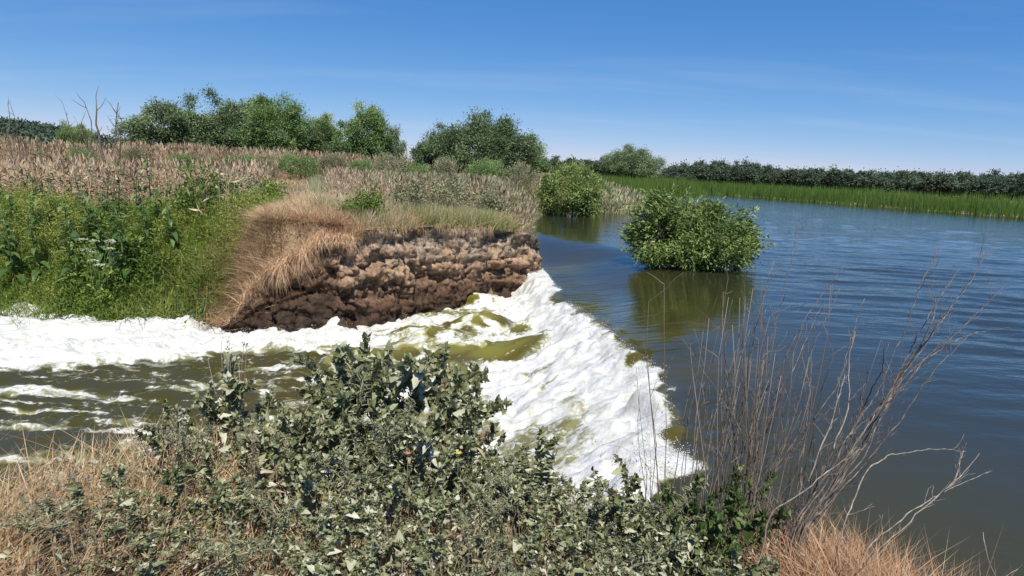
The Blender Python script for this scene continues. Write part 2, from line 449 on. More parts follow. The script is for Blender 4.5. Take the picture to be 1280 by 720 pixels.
# water: one material for the lake, the fall and the channel; 'foam' is where air is whipped into it
def water_material():
    m, n, l, out = new_mat('turbid_water')
    g = n.new('ShaderNodeTexCoord')
    at_f = n.new('ShaderNodeAttribute'); at_f.attribute_name = 'foam'
    at_c = n.new('ShaderNodeAttribute'); at_c.attribute_name = 'calm'
    # body of the water
    body = ramp(n, l, noise(n, l, 0.10, 3, 0.5, g.outputs['Object']), [(.3, (.022, .026, .014)), (.7, (.032, .034, .016))])
    at_s = n.new('ShaderNodeAttribute'); at_s.attribute_name = 'silt'
    sm = n.new('ShaderNodeMix'); sm.data_type = 'RGBA'
    l.new(ramp(n, l, at_s.outputs['Fac'], [(0, (.03, .025, .002)), (.7, (.095, .078, .012)), (1, (.155, .145, .026))]), sm.inputs['B'])
    sf = math_node(n, l, 'MULTIPLY', at_s.outputs['Fac'], 1.6, True)
    l.new(sf, sm.inputs['Factor']); l.new(body, sm.inputs['A']); body = sm.outputs['Result']
    thin = ramp(n, l, at_f.outputs['Fac'], [(0, (0, 0, 0)), (.3, (.01, .01, .003)), (.5, (.16, .16, .075)), (.75, (.34, .34, .22)), (1, (.45, .45, .33))])
    addc = n.new('ShaderNodeMix'); addc.data_type = 'RGBA'; addc.blend_type = 'ADD'; addc.inputs['Factor'].default_value = 1.0
    l.new(body, addc.inputs['A']); l.new(thin, addc.inputs['B'])
    pw = n.new('ShaderNodeBsdfPrincipled')
    pw.inputs['Roughness'].default_value = 0.06; pw.inputs['IOR'].default_value = 1.37
    l.new(addc.outputs['Result'], pw.inputs['Base Color'])
    # wind ripples: stretched across the wind
    mp = n.new('ShaderNodeMapping'); mp.inputs['Rotation'].default_value = (0, 0, math.radians(-14)); mp.inputs['Scale'].default_value = (0.42, 1.0, 1.0)
    l.new(g.outputs['Object'], mp.inputs[0])
    r1 = noise(n, l, 1.5, 3, 0.5, mp.outputs[0])
    mp2 = n.new('ShaderNodeMapping'); mp2.inputs['Rotation'].default_value = (0, 0, math.radians(8)); mp2.inputs['Scale'].default_value = (0.5, 1.0, 1.0)
    l.new(g.outputs['Object'], mp2.inputs[0])
    r2 = noise(n, l, 6.5, 3, 0.55, mp2.outputs[0])
    hgt = math_node(n, l, 'ADD', math_node(n, l, 'MULTIPLY', r1, 1.0), math_node(n, l, 'MULTIPLY', r2, 0.28))
    bw = n.new('ShaderNodeBump'); bw.inputs['Distance'].default_value = 0.16
    l.new(hgt, bw.inputs['Height'])
    l.new(math_node(n, l, 'MULTIPLY', math_node(n, l, 'SUBTRACT', 1.0, at_c.outputs['Fac']), 0.36), bw.inputs['Strength'])
    l.new(bw.outputs[0], pw.inputs['Normal'])
    # foam
    def torn(sc, dist, rough):
        t = n.new('ShaderNodeTexNoise'); t.inputs['Scale'].default_value = sc; t.inputs['Detail'].default_value = 7; t.inputs['Roughness'].default_value = rough; t.inputs['Distortion'].default_value = dist
        l.new(g.outputs['Object'], t.inputs['Vector']); return t.outputs['Fac']
    pf = n.new('ShaderNodeBsdfPrincipled')
    pf.inputs['Roughness'].default_value = 0.9; pf.inputs['Specular IOR Level'].default_value = 0.1
    fc = ramp(n, l, torn(3.4, 1.2, .66), [(.30, (.45, .45, .34)), (.45, (.58, .58, .53)), (.60, (.70, .70, .68))])
    l.new(fc, pf.inputs['Base Color'])
    bf = n.new('ShaderNodeBump'); bf.inputs['Strength'].default_value = 0.45; bf.inputs['Distance'].default_value = 0.07
    l.new(noise(n, l, 11, 8, 0.7, g.outputs['Object']), bf.inputs['Height']); l.new(bf.outputs[0], pf.inputs['Normal'])
    # fine lace: noise against the foam amount
    fn = math_node(n, l, 'ADD', math_node(n, l, 'MULTIPLY', torn(2.3, 1.6, .62), .55), math_node(n, l, 'MULTIPLY', torn(9.0, .9, .7), .45))
    mr = n.new('ShaderNodeMapRange'); mr.interpolation_type = 'SMOOTHSTEP'
    mr.inputs['From Min'].default_value = -0.14; mr.inputs['From Max'].default_value = 0.20
    l.new(math_node(n, l, 'SUBTRACT', math_node(n, l, 'MULTIPLY', at_f.outputs['Fac'], 1.0), math_node(n, l, 'ADD', math_node(n, l, 'MULTIPLY', math_node(n, l, 'SUBTRACT', fn, 0.5), 2.4), 0.5)), mr.inputs['Value'])
    lace = math_node(n, l, 'MULTIPLY', mr.outputs[0], math_node(n, l, 'GREATER_THAN', at_f.outputs['Fac'], 0.02))
    mx = n.new('ShaderNodeMixShader')
    l.new(lace, mx.inputs[0]); l.new(pw.outputs[0], mx.inputs[1]); l.new(pf.outputs[0], mx.inputs[2])
    l.new(mx.outputs[0], out.inputs['Surface'])
    return m
M['water'] = water_material()
mm, n_, l_, o_ = new_mat('foam_drops')
p_ = n_.new('ShaderNodeBsdfPrincipled'); p_.inputs['Base Color'].default_value = (.66, .66, .64, 1); p_.inputs['Roughness'].default_value = .8
l_.new(p_.outputs[0], o_.inputs['Surface']); M['drops'] = mm

# ------------------------------------------------------------------ the land: far bank with the breach, shores, far land
# boundary of the land north of the breach, land on its left; columns: x, y, slope width, foot height, top height
SHORE = [(-700, 6, 4.5, -1.7, .6), (-40, 15, 4.5, -1.7, .6), (-13, 16.9, 4.5, -1.7, .7), (-8.2, 17.4, 3.2, -1.7, .9), (-6.8, 17.3, .7, -2.3, 1.15), (-4.3, 17.1, .45, -2.3, 1.15),
         (-2.2, 19.7, .4, -2.3, 1.0), (.45, 22.9, .4, -2.3, .75), (.8, 25.5, 1.6, -.6, .75), (1.0, 30, 2.5, -.5, .8), (1.4, 42, 3, -.4, .7), (6, 47.5, 3, -.4, .5), (9.5, 55, 4, -.4, .4), (14, 75, 4, -.4, .3),
         (29, 104, 3, -.3, .25), (40, 86, 3, -.3, .2), (51, 66, 3, -.3, .2), (78, 44, 3, -.3, .2), (150, 24, 3, -.3, .2), (700, 10, 3, -.3, .2)]
SH = np.array(SHORE, float)
def land_z(x, y, with_noise=True):
    d, p = polysd(x, y, SHORE)
    i = np.clip(p.astype(int), 0, len(SH) - 2); t = p - i
    prof = SH[i] * (1 - t)[..., None] + SH[i + 1] * t[..., None]
    w, zf, zt = prof[..., 2], prof[..., 3], prof[..., 4]
    s = smooth(0, 1, np.clip(d / w, 0, 1))
    plateau = zt + (np.where(x < 12, 1.15, .4) - zt) * smooth(6, 40, d)
    # low swell of the grassy dike crest behind the cliff
    plateau = plateau + 0.40 * np.exp(-(((x + 5.5) / 3.5) ** 2 + ((y - 22.5) / 3.8) ** 2))
    z = zf + (plateau - zf) * s
    z = np.where(d < 0, zf - 0.6 * np.clip(-d, 0, 3), z)
    if with_noise:
        z = z + s * (0.10 * fbm(x * .35, y * .35, 0, 3, 3) + 0.03 * fbm(x * 2, y * 2, 0, 2, 4))
    return z, d

def graded(lo, dense_lo, dense_hi, hi, step, grow=1.12, maxstep=60):
    mid = list(np.arange(dense_lo, dense_hi + 1e-6, step))
    a, s = mid[-1], step
    up = []
    while a < hi:
        s = min(s * grow, maxstep); a += s; up.append(a)
    b, s = mid[0], step
    dn = []
    while b > lo:
        s = min(s * grow, maxstep); b -= s; dn.append(b)
    return np.array(dn[::-1] + mid + up)

def grid_faces(nx, ny):
    i = np.arange(nx - 1)[None, :] + (np.arange(ny - 1) * nx)[:, None]
    i = i.ravel()
    return np.stack([i, i + 1, i + nx + 1, i + nx], 1)

xs = graded(-900, -16, 3.2, 900, .18, 1.10, 40); ys = graded(5, 16, 27, 1400, .18, 1.10, 40)
X, Y = np.meshgrid(xs, ys)
Z, D = land_z(X, Y)
F = grid_faces(len(xs), len(ys))
keep = (D.ravel()[F] > -2.5).any(1)
ground = obj('ground', mesh_np('ground', np.stack([X, Y, Z], -1).reshape(-1, 3), F[keep], M['dry_ground'], smooth_shade=True))
tag(ground, 'dry grassy flood plain behind the breached bank', kind='structure')

# far wooded hill
hx = np.linspace(-520, -250, 60); hy = np.linspace(430, 620, 30)
HX, HY = np.meshgrid(hx, hy)
u = (HX + 250) / -270.0
HZ = 18 * smooth(0, .55, u) * np.exp(-((HY - 520) / 60) ** 2) * (1 + .12 * fbm(HX * .02, HY * .02, 0, 3, 8)) - 1.0
M['hill'] = soil_mat('hill_cover', [(.3, (.028, .042, .026)), (.6, (.06, .08, .045)), (.8, (.11, .12, .07))], .06, .3, .6)
hill = obj('hill', mesh_np('hill', np.stack([HX, HY, HZ], -1).reshape(-1, 3), grid_faces(60, 30), M['hill'], smooth_shade=True))
tag(hill, 'distant dark wooded hill at the left edge', kind='structure')

# near bank, where the photographer stands
NEAR = [(-40, 4.5), (-9, 3.6), (-5.2, 4.0), (-3.6, 4.9), (-1.8, 6.0), (0, 6.4), (1.3, 6.2), (2.2, 5.6), (2.9, 4.9), (3.45, 4.1), (4.2, 2.6), (6, 0), (16, -30)]
def near_z(x, y):
    d, p = polysd(x, y, NEAR)
    d = -d                                                    # positive inside (towards the camera)
    right = smooth(5.2, 7.6, p)
    right = np.where(p > 7.6, 1.0, right)
    zl = -1.75 + 2.55 * smooth(0, 1.15, d) + .55 * smooth(1.0, 3.6, d)
    zr = -.30 + .75 * smooth(0, 1.3, d) + .95 * smooth(.9, 4.2, d)
    z = zl * (1 - right) + zr * right
    z = np.where(d < 0, z + d * .5, z)
    z = z - .46 * smooth(.8, 2.6, y) * smooth(-2.6, -1.2, x) * smooth(2.5, 1.2, x) * smooth(.0, .8, d)
    z = z - .22 * smooth(.0, .7, x) * smooth(2.4, 1.6, x) * smooth(3.6, 4.6, y) * smooth(.0, .5, d)
    z = z - .20 * smooth(-1.8, -4.0, x) * smooth(.2, .9, d)
    return z + .05 * fbm(np.asarray(x) * .9, np.asarray(y) * .9, 0, 3, 21), d
xs2 = graded(-40, -7, 5, 16, .09, 1.12, 3); ys2 = graded(-30, 0, 7, 9, .09, 1.12, 3)
X2, Y2 = np.meshgrid(xs2, ys2)
Z2, D2 = near_z(X2, Y2)
F2 = grid_faces(len(xs2), len(ys2))
keep = (D2.ravel()[F2] > -.6).any(1)
near_bank = obj('near_bank', mesh_np('near_bank', np.stack([X2, Y2, Z2], -1).reshape(-1, 3), F2[keep], M['bank_soil'], smooth_shade=True))
tag(near_bank, 'weedy earth bank in the foreground beside the breach', kind='structure')
def near_pt(x, y): return float(near_z(np.array([x]), np.array([y]))[0][0])
def land_pt(x, y): return float(land_z(np.array([x]), np.array([y]))[0][0])

# ------------------------------------------------------------------ water
LIP = [(-6, 34), (.72, 23.4), (1.12, 20.4), (1.70, 16.5), (2.18, 12.6), (2.36, 10), (2.22, 7.8), (1.6, 6.4), (.5, 3), (-3, -30)]
xs3 = graded(-60, -9, 3.3, 900, .065, 1.035, 30); ys3 = graded(-30, 4.5, 23.8, 1400, .065, 1.04, 30)
X3, Y3 = np.meshgrid(xs3, ys3)
S, SP = polysd(X3, Y3, LIP)                                   # positive on the lake side (left when walking toward the camera)
jag = .42 * fbm(X3 * .9, Y3 * .9, 0, 4, 31) + .26 * fbm(X3 * 3.6, Y3 * 3.6, 0, 3, 33)
land_d, _ = polysd(X3, Y3, SHORE)                             # negative over water
chan_far = -land_d
# drop over the lip, then the long tail into the channel
far_end = smooth(10.5, 19.5, Y3)
zlip = -.14 - .46 * far_end
drop = zlip * smooth(1.2 + 3.4 * far_end, -.1, S) - (1.30 + zlip) * smooth(.15, -2.9 + 1.7 * far_end, S) - .30 * smooth(-2, -9, S)
foam = smooth(.16, -.30, S + jag)
far_x = smooth(-3.2, -6.5, X3)
# rapids under the lip: boiling white, opening to green glides further down the cliff
px_green = [((540, 414), 1.15, .6), ((598, 402), 1.0, .45), ((628, 440), 1.25, .5), ((578, 436), 1.0, .35), ((510, 428), 1.0, .55), ((465, 438), 1.2, .55), ((655, 412), .6, .3), ((600, 375), .7, .25), ((560, 470), .8, .4)]
green = np.zeros_like(foam)
for (gp, ra, rb) in px_green:
    c = on_level(gp[0], gp[1], -1.2)
    dx, dy = X3 - c.x, Y3 - c.y
    a = math.radians(28)
    uu, vv = dx * math.cos(a) + dy * math.sin(a), -dx * math.sin(a) + dy * math.cos(a)
    green = np.maximum(green, np.exp(-((uu / ra) ** 2 + (vv / (rb * 1.3)) ** 2) ** 2 * 1.2))
tan_patch = smooth(.15, .5, fbm(X3 * .55 + 3, Y3 * .55, 0, 3, 41)) * smooth(-.8, -1.8, S)
veil = smooth(.50, .80, ridged((X3 + .9 * fbm(X3 * .9, Y3 * .9, 0, 3, 40)) * 1.1, (Y3 + .9 * fbm(X3 * .9 + 5, Y3 * .9, 0, 3, 42)) * 1.1, 0, 4, 49))
inner = smooth(-.35, -1.6, S)
foam_r = foam * (1 - .72 * green * (1 - .55 * veil)) * (1 - .20 * tan_patch * inner) * (1 - inner * (.16 + .42 * (1 - veil)))
# channel: white band against the far bank, dark streaked water on the near side
bandw = 1.5 + 2.9 * smooth(-4, -12.5, X3) + .7 * fbm(X3 * .5, Y3 * .3, 0, 3, 44) + .35 * fbm(X3 * 2, Y3 * 2, 0, 3, 45)
band = smooth(.9, -.6, chan_far - bandw) * (.80 + .25 * fbm(X3 * 1.2, Y3 * 2.0, 0, 3, 59))
streak = ridged(X3 * .33 + .35 * fbm(X3 * .8, Y3 * .8, 0, 2, 47), Y3 * 1.5, 0, 4, 46)
streak2 = ridged(X3 * .9 + .6 * fbm(X3 * .6, Y3 * .6, 0, 3, 47), Y3 * 3.2 + .25 * X3, 0, 4, 39)
chan_f = np.clip(band * .98 + .50 * smooth(.62, .92, streak) * (.6 + .6 * fbm(X3 * .7, Y3 * .7, 0, 2, 48)) + .34 * smooth(.62, .9, streak2) + .08, 0, 1)
tail = smooth(-3.6, -6.8, S)
foam_all = np.where(S < .6, foam_r * (1 - tail) + chan_f * tail, 0.0)
corner, _ = polysd(X3, Y3, [(.95, 23.6), (1.05, 22.2), (1.15, 20.8)])
foam_all = np.clip(np.maximum(foam_all, .9 * smooth(.22, .05, np.abs(corner) + .15 * jag)), 0, 1)
# water level with turbulence
churn = np.clip(foam_all, 0, 1) * smooth(.3, -.4, S)
wx, wy = X3 + .7 * fbm(X3 * .8, Y3 * .8, 0, 3, 57), Y3 + .7 * fbm(X3 * .8 + 9, Y3 * .8, 0, 3, 58)
turb = (.20 * (ridged(wx * .55, wy * .6, 0, 2, 51) - .6) + .30 * (.38 - ridged(wx * 1.3, wy * 1.3, 0, 2, 52) + .25) + .20 * (.63 - ridged(wx * 3.1, wy * 3.1, 0, 3, 53, .6)) + .05 * fbm(X3 * 7.5, Y3 * 7.5, 0, 2, 50))
glide = green * smooth(-.5, -1.2, S) * (.20 + .10 * np.sin(X3 * 1.1 + Y3 * 2.6))
crest = .15 * (1 - .6 * far_end) * np.exp(-((S + .25) / .30) ** 2) * (.45 + 1.1 * fbm(X3 * 1.9, Y3 * 1.9, 0, 4, 54))
hump = band * tail * (.16 + .18 * fbm(X3 * .8, Y3 * 1.1, 0, 3, 55))
low = smooth(.3, -1.5, S) * (.07 * fbm(X3 * 1.2, Y3 * 2.2, 0, 4, 56) + .03 * fbm(X3 * 4, Y3 * 6, 0, 3, 60))
# wind waves on the lake, dying out in the lee of the bank and where the current pulls the surface smooth
ca, sa = math.cos(math.radians(76)), math.sin(math.radians(76))
ph = X3 * ca + Y3 * sa
lee = smooth(1.0, 9.0, S) * (.35 + .65 * smooth(3.0, 11.0, X3 - .02 * Y3))
wave = lee * (.011 * np.sin(ph * 6.0 + 5.0 * fbm(X3 * .35, Y3 * .5, 0, 3, 61)) * (1 + 1.5 * fbm(X3 * .3, Y3 * .4, 0, 2, 62)) + .042 * fbm(X3 * .5 - Y3 * .1, Y3 * 1.6, 0, 4, 63))
# V-shaped current lines towards the lip
pull = smooth(2.4, .2, S) * .012 * fbm(X3 * 1.2, Y3 * 6, 0, 3, 64)
Z3 = drop + churn * turb + glide + crest * smooth(.5, 0, S) + hump + low + np.where(S > .2, wave + pull, 0) * smooth(120, 50, Y3)
calm = np.clip(1 - (.25 + .75 * smooth(1.5, 8.5, S) * smooth(1.5, 10.0, X3 + .02 * Y3)) + .0 * X3, 0, 1) * (S > 0)
calm = np.where(S <= 0, .1, calm)
silt = np.where(S > 0, .62 * smooth(5.5, .3, S) * smooth(5, 13, Y3) * (.75 + .5 * fbm(X3 * .6, Y3 * .6, 0, 2, 66)), .55 - .18 * smooth(-3, -7, S))
nd = near_z(X3, Y3)[1]
silt = np.maximum(silt, .32 * smooth(8, .5, -nd))
silt = np.clip(np.maximum(silt, np.where(S < -.3, green, 0)), 0, 1)
F3 = grid_faces(len(xs3), len(ys3))
Sf = S.ravel()[F3]
lake_sel = (Sf > .55).all(1)
P3 = np.stack([X3, Y3, Z3], -1).reshape(-1, 3)
nd = near_z(X3, Y3)[1]
dry = ((land_d > 1.2) | (nd > 1.6)).ravel()[F3].all(1)
def sub(name, sel):
    f = F3[sel]
    used, inv = np.unique(f, return_inverse=True)
    return mesh_np(name, P3[used], inv.reshape(-1, 4), M['water'], {'foam': foam_all.ravel()[used], 'calm': calm.ravel()[used], 'silt': silt.ravel()[used]}, True)
lake = obj('lake', sub('lake', lake_sel & ~dry)); tag(lake, 'wide olive and blue lake rippled by wind', kind='structure')
rap_sel = (~lake_sel) & ~dry & (X3.ravel()[F3] < 6).all(1) & (Y3.ravel()[F3] < 26).all(1)
rapids = obj('rapids', sub('rapids', rap_sel)); tag(rapids, 'white foaming water pouring through the breach into the channel', kind='structure')

# spray thrown up along the lip and over the roughest water
OCT_V = np.array([[1, 0, 0], [0, 1, 0], [-1, 0, 0], [0, -1, 0], [0, 0, 1.3], [0, 0, -1.3]], float)
OCT_F = np.array([[0, 1, 4], [1, 2, 4], [2, 3, 4], [3, 0, 4], [1, 0, 5], [2, 1, 5], [3, 2, 5], [0, 3, 5]])
def spray(sel, n, up, size):
    idx = RNG.choice(np.flatnonzero(sel.ravel()), n)
    p = P3[idx] + RNG.normal(size=(n, 3)) * [.05, .05, .0]
    p[:, 2] += np.abs(RNG.exponential(up, n)) - .01
    s = RNG.uniform(.35, 1.0, n)[:, None] * size * RNG.uniform(.6, 1.5, (n, 3))
    return scatter(OCT_V, OCT_F, p, frames(rand_dirs(n)), s)
rp = (Y3 > 5.5) & (Y3 < 23) & (X3 > -14)
clump = fbm(X3 * 2.4, Y3 * 2.4, 0, 3, 71) > .12
v1, f1 = spray(rp & (S < .22) & (S > -.45) & clump & (foam_all > .3), 11000, .035, .007)
v2, f2 = spray(rp & (S < -.4) & (foam_all > .75) & clump & (X3 > -6), 3200, .025, .008)
v3, f3 = spray((X3 < -4) & (X3 > -16) & (foam_all > .8) & (Y3 > 11) & (Y3 < 18) & clump, 2200, .035, .012)
v_, f_, _t = join([(v1, f1, 0.), (v2, f2, 0.), (v3, f3, 0.)])
tag(obj('foam_spray', mesh_np('foam_spray', v_, f_, M['drops'])), 'white droplets thrown up along the fall', kind='stuff')

# ------------------------------------------------------------------ the cliff
CL = np.array([(-8.6, 17.75), (-7.9, 17.15), (-6.9, 16.95), (-5.6, 16.85), (-4.4, 16.85), (-3.4, 17.95), (-2.2, 19.35), (-.9, 20.95), (.2, 22.35), (.62, 22.85), (.80, 23.3), (.85, 24.2), (.7, 25.4)])
def resample(P, step):
    d = np.r_[0, np.cumsum(np.linalg.norm(np.diff(P, axis=0), axis=1))]
    s = np.linspace(0, d[-1], int(d[-1] / step) + 1)
    return np.stack([np.interp(s, d, P[:, k]) for k in range(P.shape[1])], 1), s
def cells(u, v, seed):
    """distance to the nearest and second nearest cell point, and a random value per cell"""
    iu, iv = np.floor(u), np.floor(v)
    f1 = np.full(u.shape, 9.); f2 = np.full(u.shape, 9.); val = np.zeros(u.shape)
    for a in (-1, 0, 1):
        for b in (-1, 0, 1):
            cu, cv = iu + a, iv + b
            du = cu + .15 + .7 * _hash(cu, cv, cu * 0, seed) - u; dv = cv + .15 + .7 * _hash(cu, cv, cu * 0 + 1, seed) - v
            d_ = np.sqrt(du * du + dv * dv); h_ = _hash(cu, cv, cu * 0 + 2, seed)
            nearer = d_ < f1
            f2 = np.where(nearer, f1, np.minimum(f2, d_)); val = np.where(nearer, h_, val); f1 = np.where(nearer, d_, f1)
    return f1, f2, val
CP, CS = resample(CL, .036)
for _ in range(10): CP[1:-1] = .25 * CP[:-2] + .5 * CP[1:-1] + .25 * CP[2:]
tg = np.gradient(CP, axis=0); tg /= np.linalg.norm(tg, axis=1, keepdims=True)
nrm = np.stack([tg[:, 1], -tg[:, 0]], 1)                      # outwards, to the water
top = land_z(CP[:, 0] - nrm[:, 0] * .75, CP[:, 1] - nrm[:, 1] * .75, False)[0] + .02
top = np.convolve(np.pad(top, 12, 'edge'), np.ones(25) / 25, 'valid')
top = top + .07 * fbm(CS * 1.1, 0 * CS, 0, 3, 77)
NV = 86
tv = np.linspace(0, 1, NV)
h01 = np.clip(tv / .86, 0, 1)                                 # the last rows fold back over the turf
zz = -2.0 + (top[None] + 2.0) * h01[:, None]
ss = np.broadcast_to(CS[None], zz.shape)
# profile: bulging foot, hollow under the turf in places, cracked blocks
big = .20 * fbm(ss * .45, zz * .5, 0, 3, 81)
wu, wv = ss + .22 * fbm(ss * 1.6, zz * 1.6, 0, 3, 83), zz + .18 * fbm(ss * 1.6 + 9, zz * 1.6, 0, 3, 80)
c1, c2, cval = cells(wu * 1.15, wv * 2.6, 82)
b1, b2, bval = cells(wu * 4.2 + 3, wv * 6.0, 88)
e1, e2, eval_ = cells(wu * 9.5 + 1, wv * 12.0, 92)
blocks = .11 * (cval - .5) - .07 * smooth(.12, .0, c2 - c1) * (.4 + .9 * (cval > .45)) + .035 * (bval - .5) - .01 * smooth(.2, .0, b2 - b1) + .035 * (eval_ - .5)
layers = .10 * fbm(ss * .35 + 4, wv * 6.5, 0, 3, 67, .6)
crack = -.26 * smooth(.80, .97, ridged(ss * .75 + .25 * fbm(ss * 2, zz * 2, 0, 2, 85), zz * .22, 0, 2, 84)) * smooth(.0, .3, h01)[:, None]
crumb = .22 * fbm(ss * 2.6, zz * 3.6, 0, 6, 86, .66)
rill = -.10 * smooth(.72, .95, ridged(ss * 2.6 + .3 * fbm(ss, zz, 0, 2, 68), zz * .35, 0, 2, 69))
pits = -.26 * smooth(.22, .5, fbm(ss * 1.9, zz * 2.8, 0, 3, 79)) * smooth(.35, .6, h01)[:, None]
foot = .24 * (1 - smooth(0, .55, h01))[:, None] * (.7 + .6 * fbm(ss * .6, 0 * ss, 0, 2, 88))
ledge = .14 * np.sin(np.clip((h01 - .55) / .12, 0, 1) * np.pi)[:, None]
under = -.20 * np.exp(-((h01 - .88) / .05) ** 2)[:, None] * (.6 + .9 * fbm(ss * 1.4, 0 * ss, 0, 2, 89))
hollow = -.55 * np.exp(-((ss - 2.3) / 1.6) ** 2) * np.exp(-((zz + .35) / .55) ** 2)
off = layers + rill + pits + big + blocks + crack * 1.2 + crumb + foot + ledge + under + hollow
fold = np.clip((tv - .86) / .14, 0, 1)[:, None]
off = off * (1 - fold) - fold * 1.0
zz = zz + fold * (.03 - .10 * fold)
V = np.stack([CP[None, :, 0] + nrm[None, :, 0] * off, CP[None, :, 1] + nrm[None, :, 1] * off, zz + .03 * fbm(ss * 5, zz * 5, 0, 2, 90)], -1)
strata_shade = np.clip((zz + 1.5) / (top[None] + 1.5) - .22 * smooth(5.2, 3.6, ss) * (h01[:, None] < .9) + .10 * (cval - .5) + .10 * (bval - .5), 0, 1)  # left stretch shifted to darker layers: painted shade below the overhanging turf
cliff = obj('earth_cliff', mesh_np('earth_cliff', V.reshape(-1, 3), grid_faces(len(CP), NV), M['cliff'], {'strata_shade': strata_shade.ravel()}, False))
tag(cliff, 'raw brown eroded earth face of the breached bank', kind='structure')
# clods clinging to the face: each a piece of its own
def clod_mesh(i):
    import bmesh
    bm = bmesh.new(); bmesh.ops.create_icosphere(bm, subdivisions=1, radius=1.0)
    r = np.random.default_rng(100 + i)
    for v in bm.verts: v.co *= float(r.uniform(.68, 1.2)); v.co.z *= .8
    me = bpy.data.meshes.new('clod'); bm.to_mesh(me); bm.free()
    me.materials.append(M['cliff'])
    return me
def clod_variant(i, st):
    me = clod_mesh(i)
    a = me.attributes.new('strata_shade', 'FLOAT', 'POINT'); a.data.foreach_set('value', np.full(len(me.vertices), st, np.float32))
    return me
CLODS = [[clod_variant(k * 3 + j, st) for j in range(3)] for k, st in enumerate((.14, .34, .52, .68, .84, .94))]
for k in range(280):
    j = int(RNG.integers(18, len(CP) - 14)); i = int(RNG.beta(2.6, 1.5) * 70) + 3
    st = strata_shade[i, j]
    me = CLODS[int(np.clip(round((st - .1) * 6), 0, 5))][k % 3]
    c = obj('clod', me, cliff)
    s = float(RNG.uniform(.03, .07) * (1.5 if RNG.random() < .12 else 1))
    c.location = Vector(V[i, j]) + Vector((nrm[j, 0], nrm[j, 1], 0)) * s * .1
    c.rotation_euler = RNG.uniform(0, 6.28, 3); c.scale = (s * RNG.uniform(.8, 1.5), s, s * RNG.uniform(.7, 1.1))
# ------------------------------------------------------------------ trees and bushes
def crown_mesh(name, rng, rx, ry, rz, clumps, per, leaf, mat, droop=.35, zc=0.0, lump=.28, aspect=.38, base_cut=-.7, top_tint=.25, spread=.30, stretch=.95):
    """leaves gathered in clumps through the volume of a lumpy crown; returns mesh and clump centres"""
    d = rand_dirs(clumps * 3, rng); d = d[d[:, 2] > base_cut][:clumps]
    clumps = len(d)
    r = rng.uniform(.35, 1.0, clumps) ** .55 * (1 + lump * fbm(d[:, 0] * 2.1 + rng.uniform(0, 50), d[:, 1] * 2.1, d[:, 2] * 2.1, 2, int(rng.integers(1000))))
    C = d * r[:, None] * [rx, ry, rz]; C[:, 2] += zc
    cs = rng.uniform(.65, 1.25, clumps) * spread * (rx * ry * rz) ** (1 / 3)
    off = rng.normal(size=(clumps, per, 3)) * .5
    off[..., 2] *= stretch
    P = (C[:, None] + off * cs[:, None, None]).reshape(-1, 3)
    n = len(P)
    out = P - np.array([0, 0, zc]); out /= np.maximum(np.linalg.norm(out, axis=1, keepdims=True), 1e-6)
    dirs = out * .75 + rand_dirs(n, rng) * .8; dirs[:, 2] -= droop
    L = leaf * rng.uniform(.6, 1.35, n)
    v, f = scatter(KITE_V, KITE_F, P, frames(dirs, rng=rng), np.stack([L * aspect, L, L], 1))
    ct = rng.normal(0, .13, clumps)
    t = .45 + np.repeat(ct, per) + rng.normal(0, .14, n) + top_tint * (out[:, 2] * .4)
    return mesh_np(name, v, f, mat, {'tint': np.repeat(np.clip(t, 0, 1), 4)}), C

def trunk_mesh(name, rng, height, r0, C, zbase, limbs, mat, lean=.08):
    parts = []
    topp = np.array([rng.normal(0, lean) * height, rng.normal(0, lean) * height, height])
    P = wiggle((0, 0, zbase), topp, 8, .08, rng)
    parts.append((*tube(P, np.linspace(r0, r0 * .3, 8), 6), 0.))
    for k in rng.permutation(len(C))[:limbs]:
        a = P[int(rng.integers(2, 7))]
        Q = wiggle(a, C[k], 5, .10, rng)
        parts.append((*tube(Q, np.linspace(r0 * .38, r0 * .06, 5), 4), 0.))
    v, f, _ = join(parts)
    return mesh_np(name, v, f, mat, smooth_shade=True)

def tree_proto(seed, h, w, leaf, mat, clumps=90, per=120, trunk=.28, limbs=22, **kw):
    rng = np.random.default_rng(seed)
    rz = h * (1 - trunk) / 2 * 1.02
    zc = h - rz
    me, C = crown_mesh('crown', rng, w / 2, w / 2 * .9, rz, clumps, per, leaf, mat, zc=zc, **kw)
    tm = trunk_mesh('trunk', rng, zc + rz * .35, .028 * h, C, -.4, limbs, M['bark'])
    return me, tm

def place_tree(name, protos, loc, rz, sc, label, group=None, cat='tree'):
    t = empty(name, loc, rz); t.scale = sc
    obj('crown', protos[0], t); obj('trunk', protos[1], t)
    tag(t, label, cat, group)
    return t

def tree_px(name, px, ptop, y, w_px, protos, ph, pw, label, group=None, rz=0., cat='tree'):
    """plant a tree where its crown stands px pixels across the view, y metres out, with the top as high as seen"""
    top = at(px, ptop, y)
    zb = land_pt(top.x, top.y)
    s = (top.z - zb) / (ph * 1.13)
    sw = (w_px / FPX * y) / (pw * 1.08)
    return place_tree(name, protos, (top.x, top.y, zb), rz, (sw, sw, s), label, group, cat)

